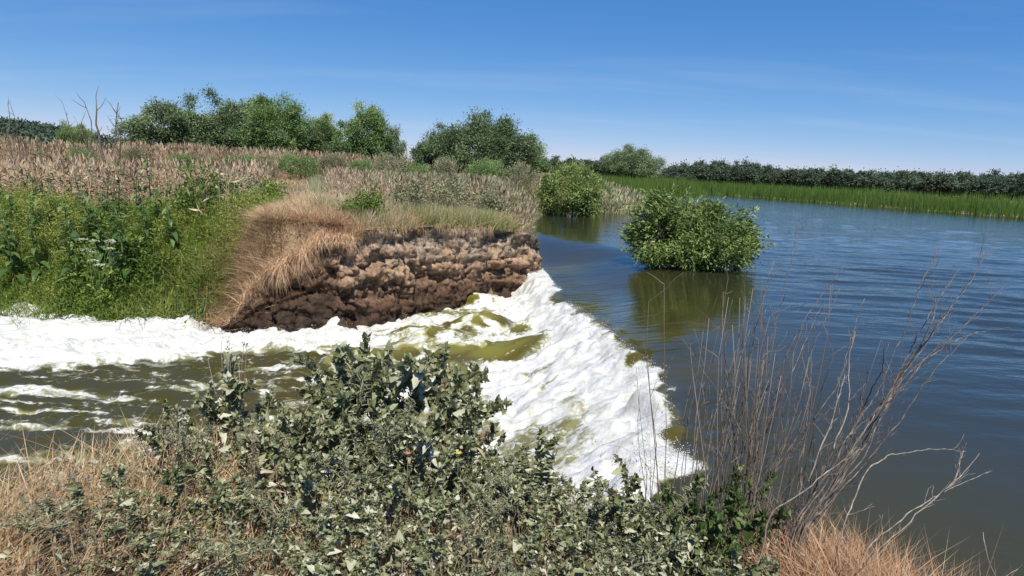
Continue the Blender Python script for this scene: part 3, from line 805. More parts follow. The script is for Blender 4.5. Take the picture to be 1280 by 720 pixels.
A1 = tree_proto(1, 7, 6, .22, M['olive_leaf'], 130, 300, .10, droop=.05, base_cut=-.95, lump=.6, spread=.25)
A2 = tree_proto(2, 7, 6, .21, M['willow'], 130, 300, .10, droop=.05, base_cut=-.95, lump=.6, spread=.25)
A3 = tree_proto(3, 7, 4.6, .21, M['willow'], 120, 300, .10, droop=.05, base_cut=-.95, lump=.6, spread=.24)
A4 = tree_proto(4, 6.5, 9, .22, M['olive_leaf'], 190, 300, .08, droop=.05, base_cut=-.95, lump=.55, spread=.21)
G = 'willows standing behind the dry meadow'
tree_px('willow_tree', 206, 118, 70, 92, A1, 7, 6, 'grey-green round willow standing leftmost of the meadow trees', G, .4)
tree_px('willow_tree', 243, 137, 78, 62, A3, 7, 4.6, 'small dull willow in the gap right of the leftmost round willow', G, 2.1)
tree_px('willow_tree', 288, 115, 73, 88, A1, 7, 6, 'broad grey-green willow left of the brightest green tree', G, 2.9)
tree_px('willow_tree', 345, 113, 69, 78, A2, 7, 6, 'tallest and greenest tree of the meadow grove', G, 1.1)
tree_px('willow_tree', 318, 122, 80, 60, A3, 7, 4.6, 'narrow willow crown behind the greenest meadow tree', G, 0.1)
tree_px('willow_tree', 382, 143, 73, 58, A1, 7, 6, 'low grey willow just right of the greenest meadow tree', G, 4.0)
tree_px('willow_tree', 405, 141, 75, 48, A3, 7, 4.6, 'small pointed willow closing the right end of the left grove', G, 5.0)
tree_px('willow_tree', 456, 127, 65, 62, A3, 7, 4.6, 'upright twin-topped willow standing alone between the two groves', G, .9)
tree_px('willow_tree', 487, 150, 68, 42, A1, 7, 6, 'small grey willow leaning on the right of the twin-topped willow', G, 2.4)
tree_px('willow_tree', 602, 136, 63, 128, A4, 6.5, 9, 'wide domed willow at the centre, the broadest crown', G, .2)
tree_px('willow_tree', 548, 155, 64, 66, A1, 7, 6, 'lower left shoulder tree of the wide domed willow', G, 1.5)
tree_px('willow_tree', 650, 162, 65, 66, A2, 7, 6, 'lower right shoulder tree of the wide domed willow', G, 3.3)
tree_px('round_bush', 95, 151, 91, 38, A2, 7, 6, 'small dark bush on the skyline behind the dead snag', None, 3.3, 'bush')
# bushes by the water
B1 = tree_proto(11, 4, 5, .17, M['water_bush'], 150, 170, .02, 14, base_cut=-.9, lump=.4, spread=.22, droop=.2)
B2 = tree_proto(12, 4, 5, .16, M['sage'], 90, 110, .02, 8, base_cut=-.9, lump=.5, spread=.22, droop=-.4)
B3 = tree_proto(13, 4, 5, .16, M['willow'], 90, 110, .02, 8, base_cut=-.9, lump=.5, spread=.22, droop=-.4)
tree_px('willow_bush', 716, 196, 43.5, 84, B1, 4, 5, 'dense dark green willow bush at the lake edge beyond the cliff', None, .3, 'bush')
tree_px('willow_bush', 748, 222, 50, 50, B1, 4, 5, 'lower paler willow bush right of the dense lakeside bush', None, 2.3, 'bush')
tree_px('willow_tree', 791, 180, 118, 84, A4, 6.5, 9, 'round willow standing above the green reeds left of the far wood', None, .9)
# drowned willow bush in the lake
def drowned_bush():
    rng = np.random.default_rng(77)
    c = on_level(862, 330, 0)
    root = empty('drowned_bush', (c.x, c.y, 0))
    px2m = c.y / FPX * 1.02
    W = 126 * px2m
    lobes = [(-.30, .0, .42, .28, .55), (-.05, .1, .55, .30, .62), (.18, -.05, .50, .30, .55), (.36, .05, .40, .22, .42), (.05, -.3, .35, .3, .5), (.46, 0, .30, .14, .3), (-.40, .1, .30, .15, .36), (-.18, .25, .62, .2, .4), (-.3, -.1, .72, .13, .25), (-.25, -.2, .14, .24, .2), (0, -.28, .14, .26, .2), (.25, -.2, .15, .24, .2), (.0, .2, .2, .3, .3), (.4, -.1, .2, .16, .2), (.1, 0, .78, .14, .2), (-.52, .1, .55, .06, .3), (-.46, -.1, .85, .05, .2), (.52, .05, .45, .07, .2)]
    H = 2.35
    allP, allC = [], []
    for (lx, ly, lz, lr, lh) in lobes:
        k = int(26 * lr / .25)
        d = rand_dirs(k, rng) * rng.uniform(.45, 1.25, (k, 1))
        allC.append(np.stack([(lx + d[:, 0] * lr) * W, (ly + d[:, 1] * lr) * W, np.maximum(lz * H + d[:, 2] * lh * H * .55, .12)], 1))
    C = np.concatenate(allC)
    C[:, 0] += .10 * (C[:, 2] - .9)
    per = 78
    n = len(C) * per
    off = rng.normal(size=(len(C), per, 3)) * [.16, .16, .13]
    P = (C[:, None] + off).reshape(-1, 3)
    ok = P[:, 2] > .04
    P = P[ok]; n = len(P)
    out = P / [W * .5, W * .5, H] ; out[:, 2] -= .35
    dirs = out + rand_dirs(n, rng) * .8; dirs[:, 2] -= .15
    L = rng.uniform(.09, .18, n)
    v, f = scatter(KITE_V, KITE_F, P, frames(dirs, rng=rng), np.stack([L * .34, L, L], 1))
    t = np.clip(.40 + np.repeat(rng.normal(0, .13, len(C)), per)[ok] + rng.normal(0, .15, n) + .10 * (P[:, 2] / H - .4), 0, 1)
    obj('crown', mesh_np('crown', v, f, M['water_bush'], {'tint': np.repeat(t, 4)}), root)
    sp = []
    for k in range(120):
        c0 = C[int(rng.integers(len(C)))]; dv = c0 / [W * .5, W * .5, H] + rng.normal(0, .35, 3); dv[2] = abs(dv[2]) * .8 + .1; dv /= np.linalg.norm(dv)
        Q = wiggle(c0, c0 + dv * rng.uniform(.35, .75), 8, .06, rng)
        m_ = 26; ii = rng.integers(1, 8, m_); ld = rand_dirs(m_, rng) + dv * .9
        L_ = rng.uniform(.09, .17, m_)
        vv, ff = scatter(KITE_V, KITE_F, Q[ii] + rng.normal(0, .02, (m_, 3)), frames(ld, rng=rng), np.stack([L_ * .3, L_, L_], 1))
        sp.append((vv, ff, float(rng.uniform(.45, .95))))
    vv, ff, tt = join(sp)
    o = obj('shoots', mesh_np('shoots', vv, ff, M['water_bush'], {'tint': tt}), root); o['kind'] = 'stuff'
    for k in rng.permutation(len(C))[:26]:
        b = np.array([rng.normal(-.1, .30), rng.normal(0, .25), -.15])
        Q = wiggle(b, C[k], 6, .08, rng)
        vv, ff = tube(Q, np.linspace(.028, .006, 6), 4)
        obj('branch', mesh_np('branch', vv, ff, M['dead_bark'], smooth_shade=True), root)
    for k in range(16):
        c0 = C[int(rng.integers(len(C)))]; dv = np.array([rng.normal(0, .35), rng.normal(0, .3), rng.uniform(.3, .7)])
        vv, ff = tube(wiggle(c0 - dv * .4, c0 + dv, 6, .07, rng), np.linspace(.010, .003, 6), 4)
        obj('twig', mesh_np('twig', vv, ff, M['dead_bark']), root)
    # floating broken twigs at its foot
    for (x0, y0, x1, y1) in ((-1.1, -.5, .2, -1.0), (-.6, -.7, -.1, -.9), (.3, -.6, 1.3, -.9)):
        vv, ff = tube(wiggle((x0, y0, .02), (x1, y1, .06), 5, .06, rng), np.linspace(.02, .008, 5), 4)
        obj('twig', mesh_np('twig', vv, ff, M['dead_bark']), root)
    tag(root, 'round green willow bush standing in the lake by itself', 'bush')
drowned_bush()

# far wood along the horizon: every tree its own
far_protos = [tree_proto(40 + k, 7, 6.5, .62, M['far_leaf'], 50, 110, .12, 4, base_cut=-.9, lump=.4, spread=.34, aspect=.5) for k in range(5)]
far_n = 0
def far_tree(x, y, h, w, name='far_tree', label='tree in the even dark wood along the far shore', group='far shore wood'):
    global far_n
    p = far_protos[far_n % 5]; far_n += 1
    place_tree(name, p, (x, y, land_pt(x, y)), RNG.uniform(0, 6.28), (w / 6.5, w / 6.5, h / 7), label, group)
rngf = np.random.default_rng(9)
SKY_X = [560, 700, 760, 838, 900, 1000, 1100, 1280, 1420]; SKY_Y = [196, 196, 198, 204, 199, 206, 211, 216, 222]
for row, (y0, nx) in enumerate(((178, 46), (205, 44), (240, 36))):
    for k in range(nx):
        px = 838 + (1420 - 838) * (k + rngf.uniform(-.35, .35)) / nx
        yy = y0 - 55 * max(0, (px - 950) / 470) + rngf.uniform(-7, 7)
        c = at(px, np.interp(px, SKY_X, SKY_Y) + abs(rngf.normal(0, 5.5)) + (3 - 2 * row), yy)
        far_tree(c.x, yy, max(c.z - land_pt(c.x, yy), 2.5) / 1.1, rngf.uniform(4.0, 8.0))
for k in range(26):
    px = 560 + 260 * (k + rngf.uniform(-.3, .3)) / 26
    yy = 215 + rngf.uniform(-10, 10)
    c = at(px, np.interp(px, SKY_X, SKY_Y) + abs(rngf.normal(0, 3)), yy)
    far_tree(c.x, yy, max(c.z - land_pt(c.x, yy), 2.5) / 1.1, rngf.uniform(5, 8), 'far_tree', 'tree in the low distant wood behind the lakeside bushes', 'distant wood behind the bushes')
# hill trees read as one mass
n = 1500
hxr = RNG.uniform(-515, -290, n); hyr = RNG.uniform(450, 560, n)
uu = (hxr + 250) / -270.0
hz = 18 * smooth(0, .55, uu) * np.exp(-((hyr - 520) / 60) ** 2) * (1 + .12 * fbm(hxr * .02, hyr * .02, 0, 3, 8)) - 1
rr = np.repeat(np.stack([hxr, hyr, hz], 1), 14, 0) + RNG.normal(size=(n * 14, 3)) * [2.2, 2.2, 1.5] + [0, 0, 1.5]
L = RNG.uniform(1.2, 2.8, len(rr))
v, f = scatter(KITE_V, KITE_F, rr, frames(rand_dirs(len(rr))), np.stack([L * .7, L, L], 1))
tag(obj('hill_wood', mesh_np('hill_wood', v, f, M['far_leaf'], {'tint': np.repeat(np.clip(np.repeat(RNG.normal(.4, .2, n), 14) + RNG.normal(0, .1, len(rr)), 0, 1), 4)})), 'wood covering the far hill', kind='stuff')

# ------------------------------------------------------------------ grasses and reeds beyond the water
def grass(name, x, y, zfun, h, w, mat, label, lean=.25, droop=.6, seg=2, tint=.5, tvar=.2, lean_dir=None, rng=RNG, dz=0., tip_tint=.12):
    n = len(x)
    z = zfun(x, y)[0] + dz - .03
    hh = h if np.ndim(h) else h * rng.uniform(.6, 1.25, n)
    ww = w * rng.uniform(.6, 1.4, n)
    v, f, t, bi = blades(np.stack([x, y, z], 1), hh, ww, rng.uniform(-.9, .9, n), np.abs(rng.normal(0, lean, n)), droop, seg, rng, lean_dir)
    tn = (tint if np.ndim(tint) else np.full(n, tint)) + rng.normal(0, tvar, n)
    tt = np.clip(tn[bi] + tip_tint * (t - .5), 0, 1)  # tint rises a little from foot to tip
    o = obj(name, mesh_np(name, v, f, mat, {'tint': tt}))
    return tag(o, label, kind='stuff')

def tussocks(cx, cy, per, spread=.06, rng=RNG):
    """blade feet gathered in tussocks round the given centres; blades lean outwards from each centre"""
    a = rng.uniform(0, 6.28, (len(cx), per)); q = np.abs(rng.normal(0, spread, (len(cx), per)))
    hgt = np.repeat(rng.uniform(.55, 1.35, len(cx)), per); tnt = np.repeat(rng.normal(0, .17, len(cx)), per)
    return (cx[:, None] + np.cos(a) * q).ravel(), (cy[:, None] + np.sin(a) * q).ravel(), (a + rng.normal(0, .5, a.shape)).ravel(), hgt, tnt

def wedge(n, px0, px1, y0, y1, rng=RNG, power=.5):
    """random points on the ground spread evenly over a wedge of the view"""
    y = np.sqrt(rng.uniform(y0 ** 2, y1 ** 2, n)) if power == .5 else rng.uniform(y0, y1, n)
    a0, a1 = (px0 - 640) / FPX, (px1 - 640) / FPX
    return rng.uniform(a0, a1, n) * y * .985, y

# dry reddish meadow
x, y = wedge(74000, -60, 700, 19, 85, power=1)
d, _ = polysd(x, y, SHORE)
patch = fbm(x * .16, y * .16, 0, 3, 91)
ok = (d > .25) & ((x > -8.5) | (d > 4.2))
x, y, d, patch = x[ok], y[ok], d[ok], patch[ok]
grass('meadow_grass', x, y, land_z, (.42 + .22 * patch) * RNG.uniform(.6, 1.3, len(x)), .02 + .0007 * y, M['red_grass'], 'dry reddish grass covering the meadow', .35, .8, 2, .5 + .5 * patch, .18)
x, y = wedge(15000, -60, 690, 20, 62, power=1)
d, _ = polysd(x, y, SHORE); pt = fbm(x * .22 + 31, y * .22, 0, 3, 121)
ok = (d > .3) & ((x > -8.3) | (d > 4.4)) & (pt > -.05); x, y, pt = x[ok], y[ok], pt[ok]
grass('pale_grass', x, y, land_z, .62, .016 + .0006 * y, M['reed_dry'], 'pale bleached grass mixed into the reddish meadow', .35, .8, 2, .6, .22)
x, y = wedge(9000, 60, 480, 24, 60, power=1)
d, _ = polysd(x, y, SHORE); pt = fbm(x * .2 + 77, y * .2, 0, 3, 122)
ok = (d > 4) & (pt > .04); x, y, pt = x[ok], y[ok], pt[ok]
grass('meadow_herbs', x, y, land_z, .6, .03 + .0008 * y, M['sage'], 'grey-green herbs in patches of the meadow', .3, .7, 2, .45, .2)
# green plants mixed into the meadow and the bank crest
x, y = wedge(30000, 380, 690, 20, 60, power=1)
d, _ = polysd(x, y, SHORE)
pt = fbm(x * .3 + 8, y * .3, 0, 3, 92)
ok = (d > .2) & (pt > -.22) & ((y > 26) | (x > -3.6) | (pt > .2)) & ((x > -4.5) | (y > 24))
x, y, pt = x[ok], y[ok], pt[ok]
grass('sage_grass', x, y, land_z, (.75 + .5 * pt) * RNG.uniform(.5, 1.25, len(x)), .022 + .0007 * y, M['sage'], 'grey-green tall herbs on the bank crest', .25, .6, 2, .5 + .3 * pt, .2)
# pale dry reeds and reed plumes along the back of the meadow and at the left
def plume_reeds(name, x, y, h, label, mat=M['reed_dry'], rng=RNG, w=.03, tint=.5, plume=.30):
    n = len(x)
    z = land_z(x, y)[0] - .05
    hh = h * rng.uniform(.7, 1.15, n)
    ld = rng.uniform(0, 6.28, n); ln = np.abs(rng.normal(0, .10, n))
    yaw = rng.uniform(-.8, .8, n)
    B = np.stack([x, y, z], 1)
    v, f, t, bi = blades(B, hh, np.full(n, w) * rng.uniform(.7, 1.3, n), yaw, ln, .5, 2, rng, ld)
    tn = np.clip(tint + rng.normal(0, .26, n) + .3 * fbm(x * .5, y * .5, 0, 2, 120), 0, 1)
    parts = [(v, f, tn[bi])]
    # plume
    topx = x + np.cos(ld) * hh * ln * 1.6; topy = y + np.sin(ld) * hh * ln * 1.6
    P = np.stack([topx, topy, z + hh * (1 - .2 * ln) - hh * .13], 1)
    dirs = np.stack([np.cos(ld) * .3, np.sin(ld) * .3, np.ones(n)], 1) + rand_dirs(n, rng) * .18
    L = plume * rng.uniform(.6, 1.3, n)
    for k in range(2):
        vv, ff = scatter(KITE_V, KITE_F, P, frames(dirs + rand_dirs(n, rng) * .15, rng=rng), np.stack([L * .15, L, L], 1))
        parts.append((vv, ff, np.repeat(np.clip(tn + .12, 0, 1), 4)))
    for k in range(3):
        q = rng.uniform(.25, .8, n)
        LP = B + np.stack([np.cos(ld) * ln * hh * q, np.sin(ld) * ln * hh * q, hh * q], 1)
        dd = rand_dirs(n, rng); dd[:, 2] = np.abs(dd[:, 2]) * .8
        LL = rng.uniform(.2, .45, n) * np.minimum(1, h / 2)
        vv, ff = scatter(KITE_V, KITE_F, LP, frames(dd, rng=rng), np.stack([LL * .09, LL, LL], 1))
        parts.append((vv, ff, np.repeat(tn, 4)))
    v, f, t = join(parts)
    return tag(obj(name, mesh_np(name, v, f, mat, {'tint': t})), label, kind='stuff')
x, y = wedge(8000, -40, 520, 56, 68, power=1)
dn = fbm(x * .2, y * .2, 0, 2, 93); k = dn > -.05; x, y = x[k], y[k]
plume_reeds('dry_reeds', x, y, 1.35 + 1.5 * np.clip(fbm(x * .35, y * .35, 0, 2, 93) + .25, 0, .6), 'pale dry reeds along the back of the meadow', w=.05, tint=.45, plume=.5)
x, y = wedge(2600, -60, 330, 20, 32, power=1)
d, _ = polysd(x, y, SHORE); dn = fbm(x * .35, y * .35, 0, 2, 94); k = (d > 2.6) & (dn > .0) & (x < -8); x, y = x[k], y[k]
plume_reeds('dry_stalks', x, y, 1.85, 'pale dry grass stalks standing over the green bank', w=.024, tint=.72, plume=.28)
x, y = wedge(5600, 450, 690, 27, 50, power=1)
d, _ = polysd(x, y, SHORE); dn = fbm(x * .25, y * .25, 0, 2, 95); k = (d > .3) & (dn > -.3); x, y = x[k], y[k]
plume_reeds('crest_reeds', x, y, 1.5, 'grey-green reeds and stalks behind the cliff', M['sage'], w=.03, tint=.6, plume=.3)
x, y = wedge(2600, 400, 690, 26, 52, power=1)
d, _ = polysd(x, y, SHORE); k = d > .3; x, y = x[k], y[k]
plume_reeds('crest_stalks', x, y, 1.55, 'pale stalks among the reeds behind the cliff', w=.028, tint=.5, plume=.25)
x, y = wedge(1500, 735, 800, 46, 56, power=1)
d, _ = polysd(x, y, SHORE); k = d > -1.5; x, y = x[k], y[k]
plume_reeds('shore_reeds', x, y, 1.9, 'grey-green reeds at the tip of the lakeside point', M['sage'], w=.05, tint=.7, plume=.4)
for k, (px, py, yy, w) in enumerate(((232, 186, 52, 46), (262, 190, 50, 40), (300, 186, 54, 52), (330, 188, 51, 40), (372, 184, 54, 60), (420, 186, 52, 50), (452, 190, 49, 40), (482, 186, 48, 44), (520, 192, 44, 40), (560, 192, 46, 50), (610, 188, 46, 60), (650, 196, 44, 40), (100, 178, 56, 36), (170, 180, 56, 34))):
    tree_px('meadow_bush', px, py, yy, w, B2 if k % 2 else B3, 4, 5, 'low grey-green bush in the row at the foot of the meadow trees', 'low bushes at the foot of the trees', 1.7 * k, 'bush')
# green reed beds across the lake
x = RNG.uniform(8, 130, 125000); y = RNG.uniform(20, 150, 125000)
d, p = polysd(x, y, SHORE)
ok = (d > -1.6) & (d < 30) & (p > 12.5) & (RNG.random(len(x)) < np.clip(1.4 - d / 24, .35, 1))
x, y, d = x[ok], y[ok], d[ok]
pn = fbm(x * .08, y * .08, 0, 3, 96)
grass('green_reeds', x, y, land_z, (1.75 + .5 * pn + .35 * fbm(x * .45, y * .45, 0, 2, 160)) * RNG.uniform(.65, 1.2, len(x)), .11, M['reed_green'], 'dense green reed bed across the lake', .10, .4, 2, .42 + .25 * pn, .16)

# ------------------------------------------------------------------ green bank at the left
def leaf_mass(name, C, cs, per, leaf, mat, label, rng=RNG, aspect=.4, up=.25, tint=.5, kind='stuff', parent=None, zmin=None):
    n = len(C) * per
    P = (C[:, None] + rng.normal(size=(len(C), per, 3)) * np.reshape(cs, (-1, 1, 1)) * [.5, .5, .42]).reshape(-1, 3)
    dirs = rand_dirs(n, rng); dirs[:, 2] += up
    L = leaf * rng.uniform(.55, 1.4, n)
    v, f = scatter(KITE_V, KITE_F, P, frames(dirs, rng=rng), np.stack([L * aspect, L, L], 1))
    tn = (tint if np.ndim(tint) else np.full(len(C), tint)) + rng.normal(0, .12, len(C))
    t = np.clip(np.repeat(tn, per) + rng.normal(0, .14, n), 0, 1)
    o = obj(name, mesh_np(name, v, f, mat, {'tint': np.repeat(t, 4)}), parent)
    if parent is None: tag(o, label, kind=kind)
    else: o['kind'] = 'stuff'
    return o
x, y = wedge(2600, -90, 345, 16.9, 23.5, power=1)
d, _ = polysd(x, y, SHORE)
ok = (d > .05) & (d < 4.6) & (x < -8.2 + .25 * (d - 1))
x, y, d = x[ok], y[ok], d[ok]
bn = fbm(x * .5, y * .5, 0, 3, 97)
zb = land_z(x, y)[0]
hveg = np.clip(.46 + 1.0 * bn, .12, 1.2) * smooth(-.3, .8, d) + .10
C = np.stack([x, y, zb + hveg * RNG.uniform(.35, 1.0, len(x))], 1)
cz = fbm(x * .45 + 12, y * .45, 0, 2, 150)
low = (cz < .12)
leaf_mass('bank_herbs', C[low], .34, 62, .10, M['weed_green'], 'feathery bright green herbs covering the left bank', aspect=.17, tint=.62 + .6 * bn[low])
leaf_mass('bank_nettles', C[~low] + [0, 0, .05], .36, 44, .12, M['weed_green'], 'coarse darker green leafy patches on the left bank', aspect=.40, tint=.30 + .4 * bn[~low])
x, y = wedge(26000, -90, 340, 16.9, 23, power=1)
d, _ = polysd(x, y, SHORE); ok = (d > .0) & (d < 5) & (x < -8.0 + .25 * (d - 1)); x, y, d = x[ok], y[ok], d[ok]
bn = fbm(x * .4 + 5, y * .4, 0, 3, 98)
grass('bank_grass', x, y, land_z, (.62 + .3 * bn) * RNG.uniform(.6, 1.25, len(x)), .022, M['weed_green'], 'green grass growing on the left bank', .5, .9, 3, .62 + .3 * bn, .15)
# greener bushes near the mound
for (px, py, yy, r, lab) in ((250, 232, 20.5, .75, 'bright green leafy bush on the bank left of the orange grass mound'), (300, 238, 21.5, .6, 'darker green bush touching the orange grass mound'),
                             (335, 232, 23, .5, 'small green bush behind the orange grass mound'), (455, 258, 18.6, .42, 'small green shrub on the mound top at the cliff edge'),
                             (512, 245, 21.6, .62, 'dark grey-green wormwood bush on the cliff top'), (560, 240, 23.5, .6, 'loose wormwood bush along the middle of the cliff top'),
                             (612, 255, 23.8, .5, 'low wormwood bush near the right end of the cliff top'), (495, 205, 34, .7, 'green bush on the crest below the twin-topped willow')):
    r *= 1.2; c = at(px, py, yy); zb = land_pt(c.x, c.y); hh = max(c.z + r * .7 - zb, .7)
    root = empty('leafy_bush', (c.x, c.y, zb))
    k = 46
    dd = rand_dirs(k) * RNG.uniform(.4, 1, (k, 1)) * [r, r, hh * .5] + [0, 0, hh * .52]
    leaf_mass('foliage', dd, .26, 42, .10, M['weed_green'] if px < 460 and px != 300 else M['sage'], None, parent=root, tint=.45)
    for q in range(9):
        vv, ff = tube(wiggle((RNG.normal(0, .08), RNG.normal(0, .08), -.05), dd[q], 5, .08), np.linspace(.014, .004, 5), 4)
        obj('stem', mesh_np('stem', vv, ff, M['weed_stem'], {'tint': np.full(len(vv), .4)}), root)
    tag(root, lab, 'bush')

# tall dark weeds with drooping leaves rising over the bank: each a plant with its own leaves
def tall_leaf_mesh(curl, seed):
    v, f = [], []
    N = 5
    for i in range(N + 1):
        t = i / N
        w = .16 * math.sin(math.pi * min(1, t * .9 + .08)) ** .8 * (1 - t * .35)
        z = .35 * t - curl * t * t
        yv = t * (1 - .18 * curl * t)
        v += [[-w, yv, z + .06 * (w / .16)], [0, yv, z - .02], [w, yv, z + .06 * (w / .16)]]
    for i in range(N):
        a = 3 * i
        f += [(a, a + 1, a + 4), (a, a + 4, a + 3), (a + 1, a + 2, a + 5), (a + 1, a + 5, a + 4)]
    rng = np.random.default_rng(seed)
    return mesh_np('leaf', np.array(v), np.array(f), M['tall_weed'], {'tint': np.full(len(v), float(rng.uniform(.25, .85)))}, True)
TLEAF = [tall_leaf_mesh(c, k) for k, c in enumerate((.5, .8, 1.1, .7, .95, .35))]
def tall_weed_proto(seed, h=1.7):
    rng = np.random.default_rng(seed)
    root = empty('tall_weed', (0, 0, 0))
    P = wiggle((0, 0, -.1), (rng.normal(0, .1), rng.normal(0, .1), h), 8, .05, rng)
    v, f = tube(P, np.linspace(.018, .006, 8), 5)
    obj('stem', mesh_np('stem', v, f, M['tall_weed'], {'tint': np.full(len(v), .7)}, True), root)
    nl = 18
    for k in range(nl):
        t = .25 + .75 * k / nl
        q = P[0] + 0; i = t * 7; a = int(min(i, 6)); q = P[a] * (1 - (i - a)) + P[a + 1] * (i - a)
        o = obj('leaf', TLEAF[int(rng.integers(6))], root)
        s = float((.46 - .24 * t) * rng.uniform(.8, 1.25))
        o.location = q; o.scale = (s * 1.35, s, s); o.rotation_euler = (rng.uniform(-.1, .5), 0, 2.4 * k + rng.uniform(-.4, .4))
    return root
tw_pos = [(96, 222, 21, 1.9), (104, 245, 19.6, 1.6), (146, 208, 22.5, 1.7), (150, 240, 20.5, 1.7), (184, 202, 23, 1.8), (178, 232, 20.8, 1.6), (78, 200, 24, 1.7), (36, 190, 24, 1.7), (30, 215, 22, 1.5), (60, 245, 20, 1.4),
          (12, 245, 20, 1.4), (128, 262, 19, 1.4), (196, 248, 20, 1.4), (160, 268, 18.6, 1.2), (50, 275, 18.6, 1.2), (88, 285, 18.2, 1.1), (215, 262, 19.4, 1.2), (20, 280, 18.4, 1.1), (110, 200, 25, 1.6), (232, 214, 23, 1.3), (5, 225, 21.5, 1.5), (45, 228, 21, 1.5), (68, 222, 22, 1.6), (120, 236, 20.5, 1.6), (135, 226, 21.5, 1.6), (165, 222, 22, 1.6), (202, 226, 22, 1.5), (218, 238, 21, 1.4), (84, 258, 19.4, 1.4), (140, 254, 19.6, 1.4), (178, 258, 19.4, 1.3), (38, 252, 19.6, 1.4), (6, 262, 19, 1.3), (232, 246, 20.4, 1.2)]
protos = [tall_weed_proto(200 + k) for k in range(3)]
tw_labels = {0: 'tall dark weed with arching leaves, highest of the left bank cluster', 2: 'tall dark weed with thin top beside the paired drooping plants', 4: 'tall dark weed with a single dark tuft on top against the pink meadow', 7: 'thin dark weed near the left edge rising over the reeds'}
for k, (px, py, yy, hh) in enumerate(tw_pos):
    c = at(px, py, yy); zb = land_pt(c.x, c.y)
    o = protos[k] if k < 3 else copy_tree(protos[k % 3])
    s = (max(c.z - zb, .7) + .18) / 1.7
    o.location = (c.x, c.y, zb); o.scale = (max(s, .95) * 1.15, max(s, .95) * 1.15, s); o.rotation_euler = (0, 0, RNG.uniform(0, 6.28))
    tag(o, tw_labels.get(k, 'dark drooping-leaved weed standing among the green bank herbs'), 'weed', 'tall weeds on the left bank')
# white flowering umbel plant
def umbel_plant():
    rng = np.random.default_rng(321)
    c = at(122, 315, 17.6); zb = land_pt(c.x, c.y)
    root = empty('umbel_plant', (c.x, c.y, zb))
    H = c.z - zb + .15
    for k in range(9):
        e = np.array([rng.normal(0, .26), rng.normal(0, .2), H * rng.uniform(.72, 1.12)])
        vv, ff = tube(wiggle((rng.normal(0, .04), rng.normal(0, .04), -.05), e, 6, .06, rng), np.linspace(.010, .005, 6), 4)
        s = obj('stem', mesh_np('stem', vv, ff, M['tall_weed'], {'tint': np.full(len(vv), .8)}), root)
        n = 70
        a = rng.uniform(0, 6.28, n); r = .13 * np.sqrt(rng.uniform(0, 1, n))
        P = e + np.stack([np.cos(a) * r, np.sin(a) * r, .03 - r * r * 2 + rng.normal(0, .008, n)], 1)
        v, f = scatter(KITE_V, KITE_F, P, frames(rand_dirs(n, rng) * [1, 1, .3], np.tile([[0, 0, 1.]], (n, 1))), np.full(n, .035))
        obj('flower_head', mesh_np('flower_head', v, f, M['umbel'], {'tint': np.repeat(rng.uniform(0, 1, n), 4)}), s)
    leaf_mass('foliage', np.stack([rng.normal(0, .25, 20), rng.normal(0, .2, 20), rng.uniform(.1, H * .7, 20)], 1), .25, 30, .10, M['weed_green'], None, parent=root)
    tag(root, 'leafy plant with cream white flat flower heads on the green bank', 'flowering plant')
umbel_plant()
# reed leaning out over the water at the straw mound
def leaning_reed():
    rng = np.random.default_rng(5)
    b = at(246, 412, 16.7); e = at(292, 372, 16.3)
    root = empty('leaning_reed', b)
    Pw = wiggle((0, 0, -.25), np.array(e - b), 7, .05, rng)
    vv, ff = tube(Pw, np.linspace(.014, .005, 7), 4)
    obj('stem', mesh_np('stem', vv, ff, M['straw'], {'tint': np.full(len(vv), .8)}), root)
    e2 = np.array(at(256, 372, 16.6) - b)
    for k in range(9):
        o = obj('leaf', TLEAF[k % 6], root)
        o.location = e2 * (.35 + .07 * k); o.scale = (.13, .2, .2); o.rotation_euler = (rng.uniform(-.3, .6), 0, 2.4 * k)
    vv, ff = tube(wiggle((0, 0, -.2), e2, 6, .04, rng), np.linspace(.010, .005, 6), 4)
    obj('stem', mesh_np('stem', vv, ff, M['tall_weed'], {'tint': np.full(len(vv), .9)}), root)
    tag(root, 'reed with pale leaves leaning over the white water', 'reed')
leaning_reed()

# orange dry grass mound spilling over the cliff edge
n = 2100
x = RNG.uniform(-9.2, -2.0, n); y = RNG.uniform(16.9, 25.5, n)
d, _ = polysd(x, y, SHORE)
ok = (d > .1) & (x < -3.7 + .45 * (y - 17.2)) & (x > -9.0 + .12 * (y - 17))
x, y = x[ok], y[ok]
mn = fbm(x * .8, y * .8, 0, 3, 99)
x, y, hd, hg, tn_ = tussocks(x, y, 38, .08)
mn = np.repeat(mn, 38)
grass('orange_grass', x, y, land_z, (.25 + .18 * mn) * hg * RNG.uniform(.4, 1.25, len(x)), .017, M['red_grass'], 'orange dry grass mound above the cliff', 1.1, .8, 3, .55 + .4 * mn + tn_, .24, lean_dir=hd)
q = RNG.random(len(x)) < .28
grass('mound_straw', x[q], y[q], land_z, .42, .013, M['straw'], 'pale straw stems tangled through the orange mound', .9, .3, 3, .75, .25)
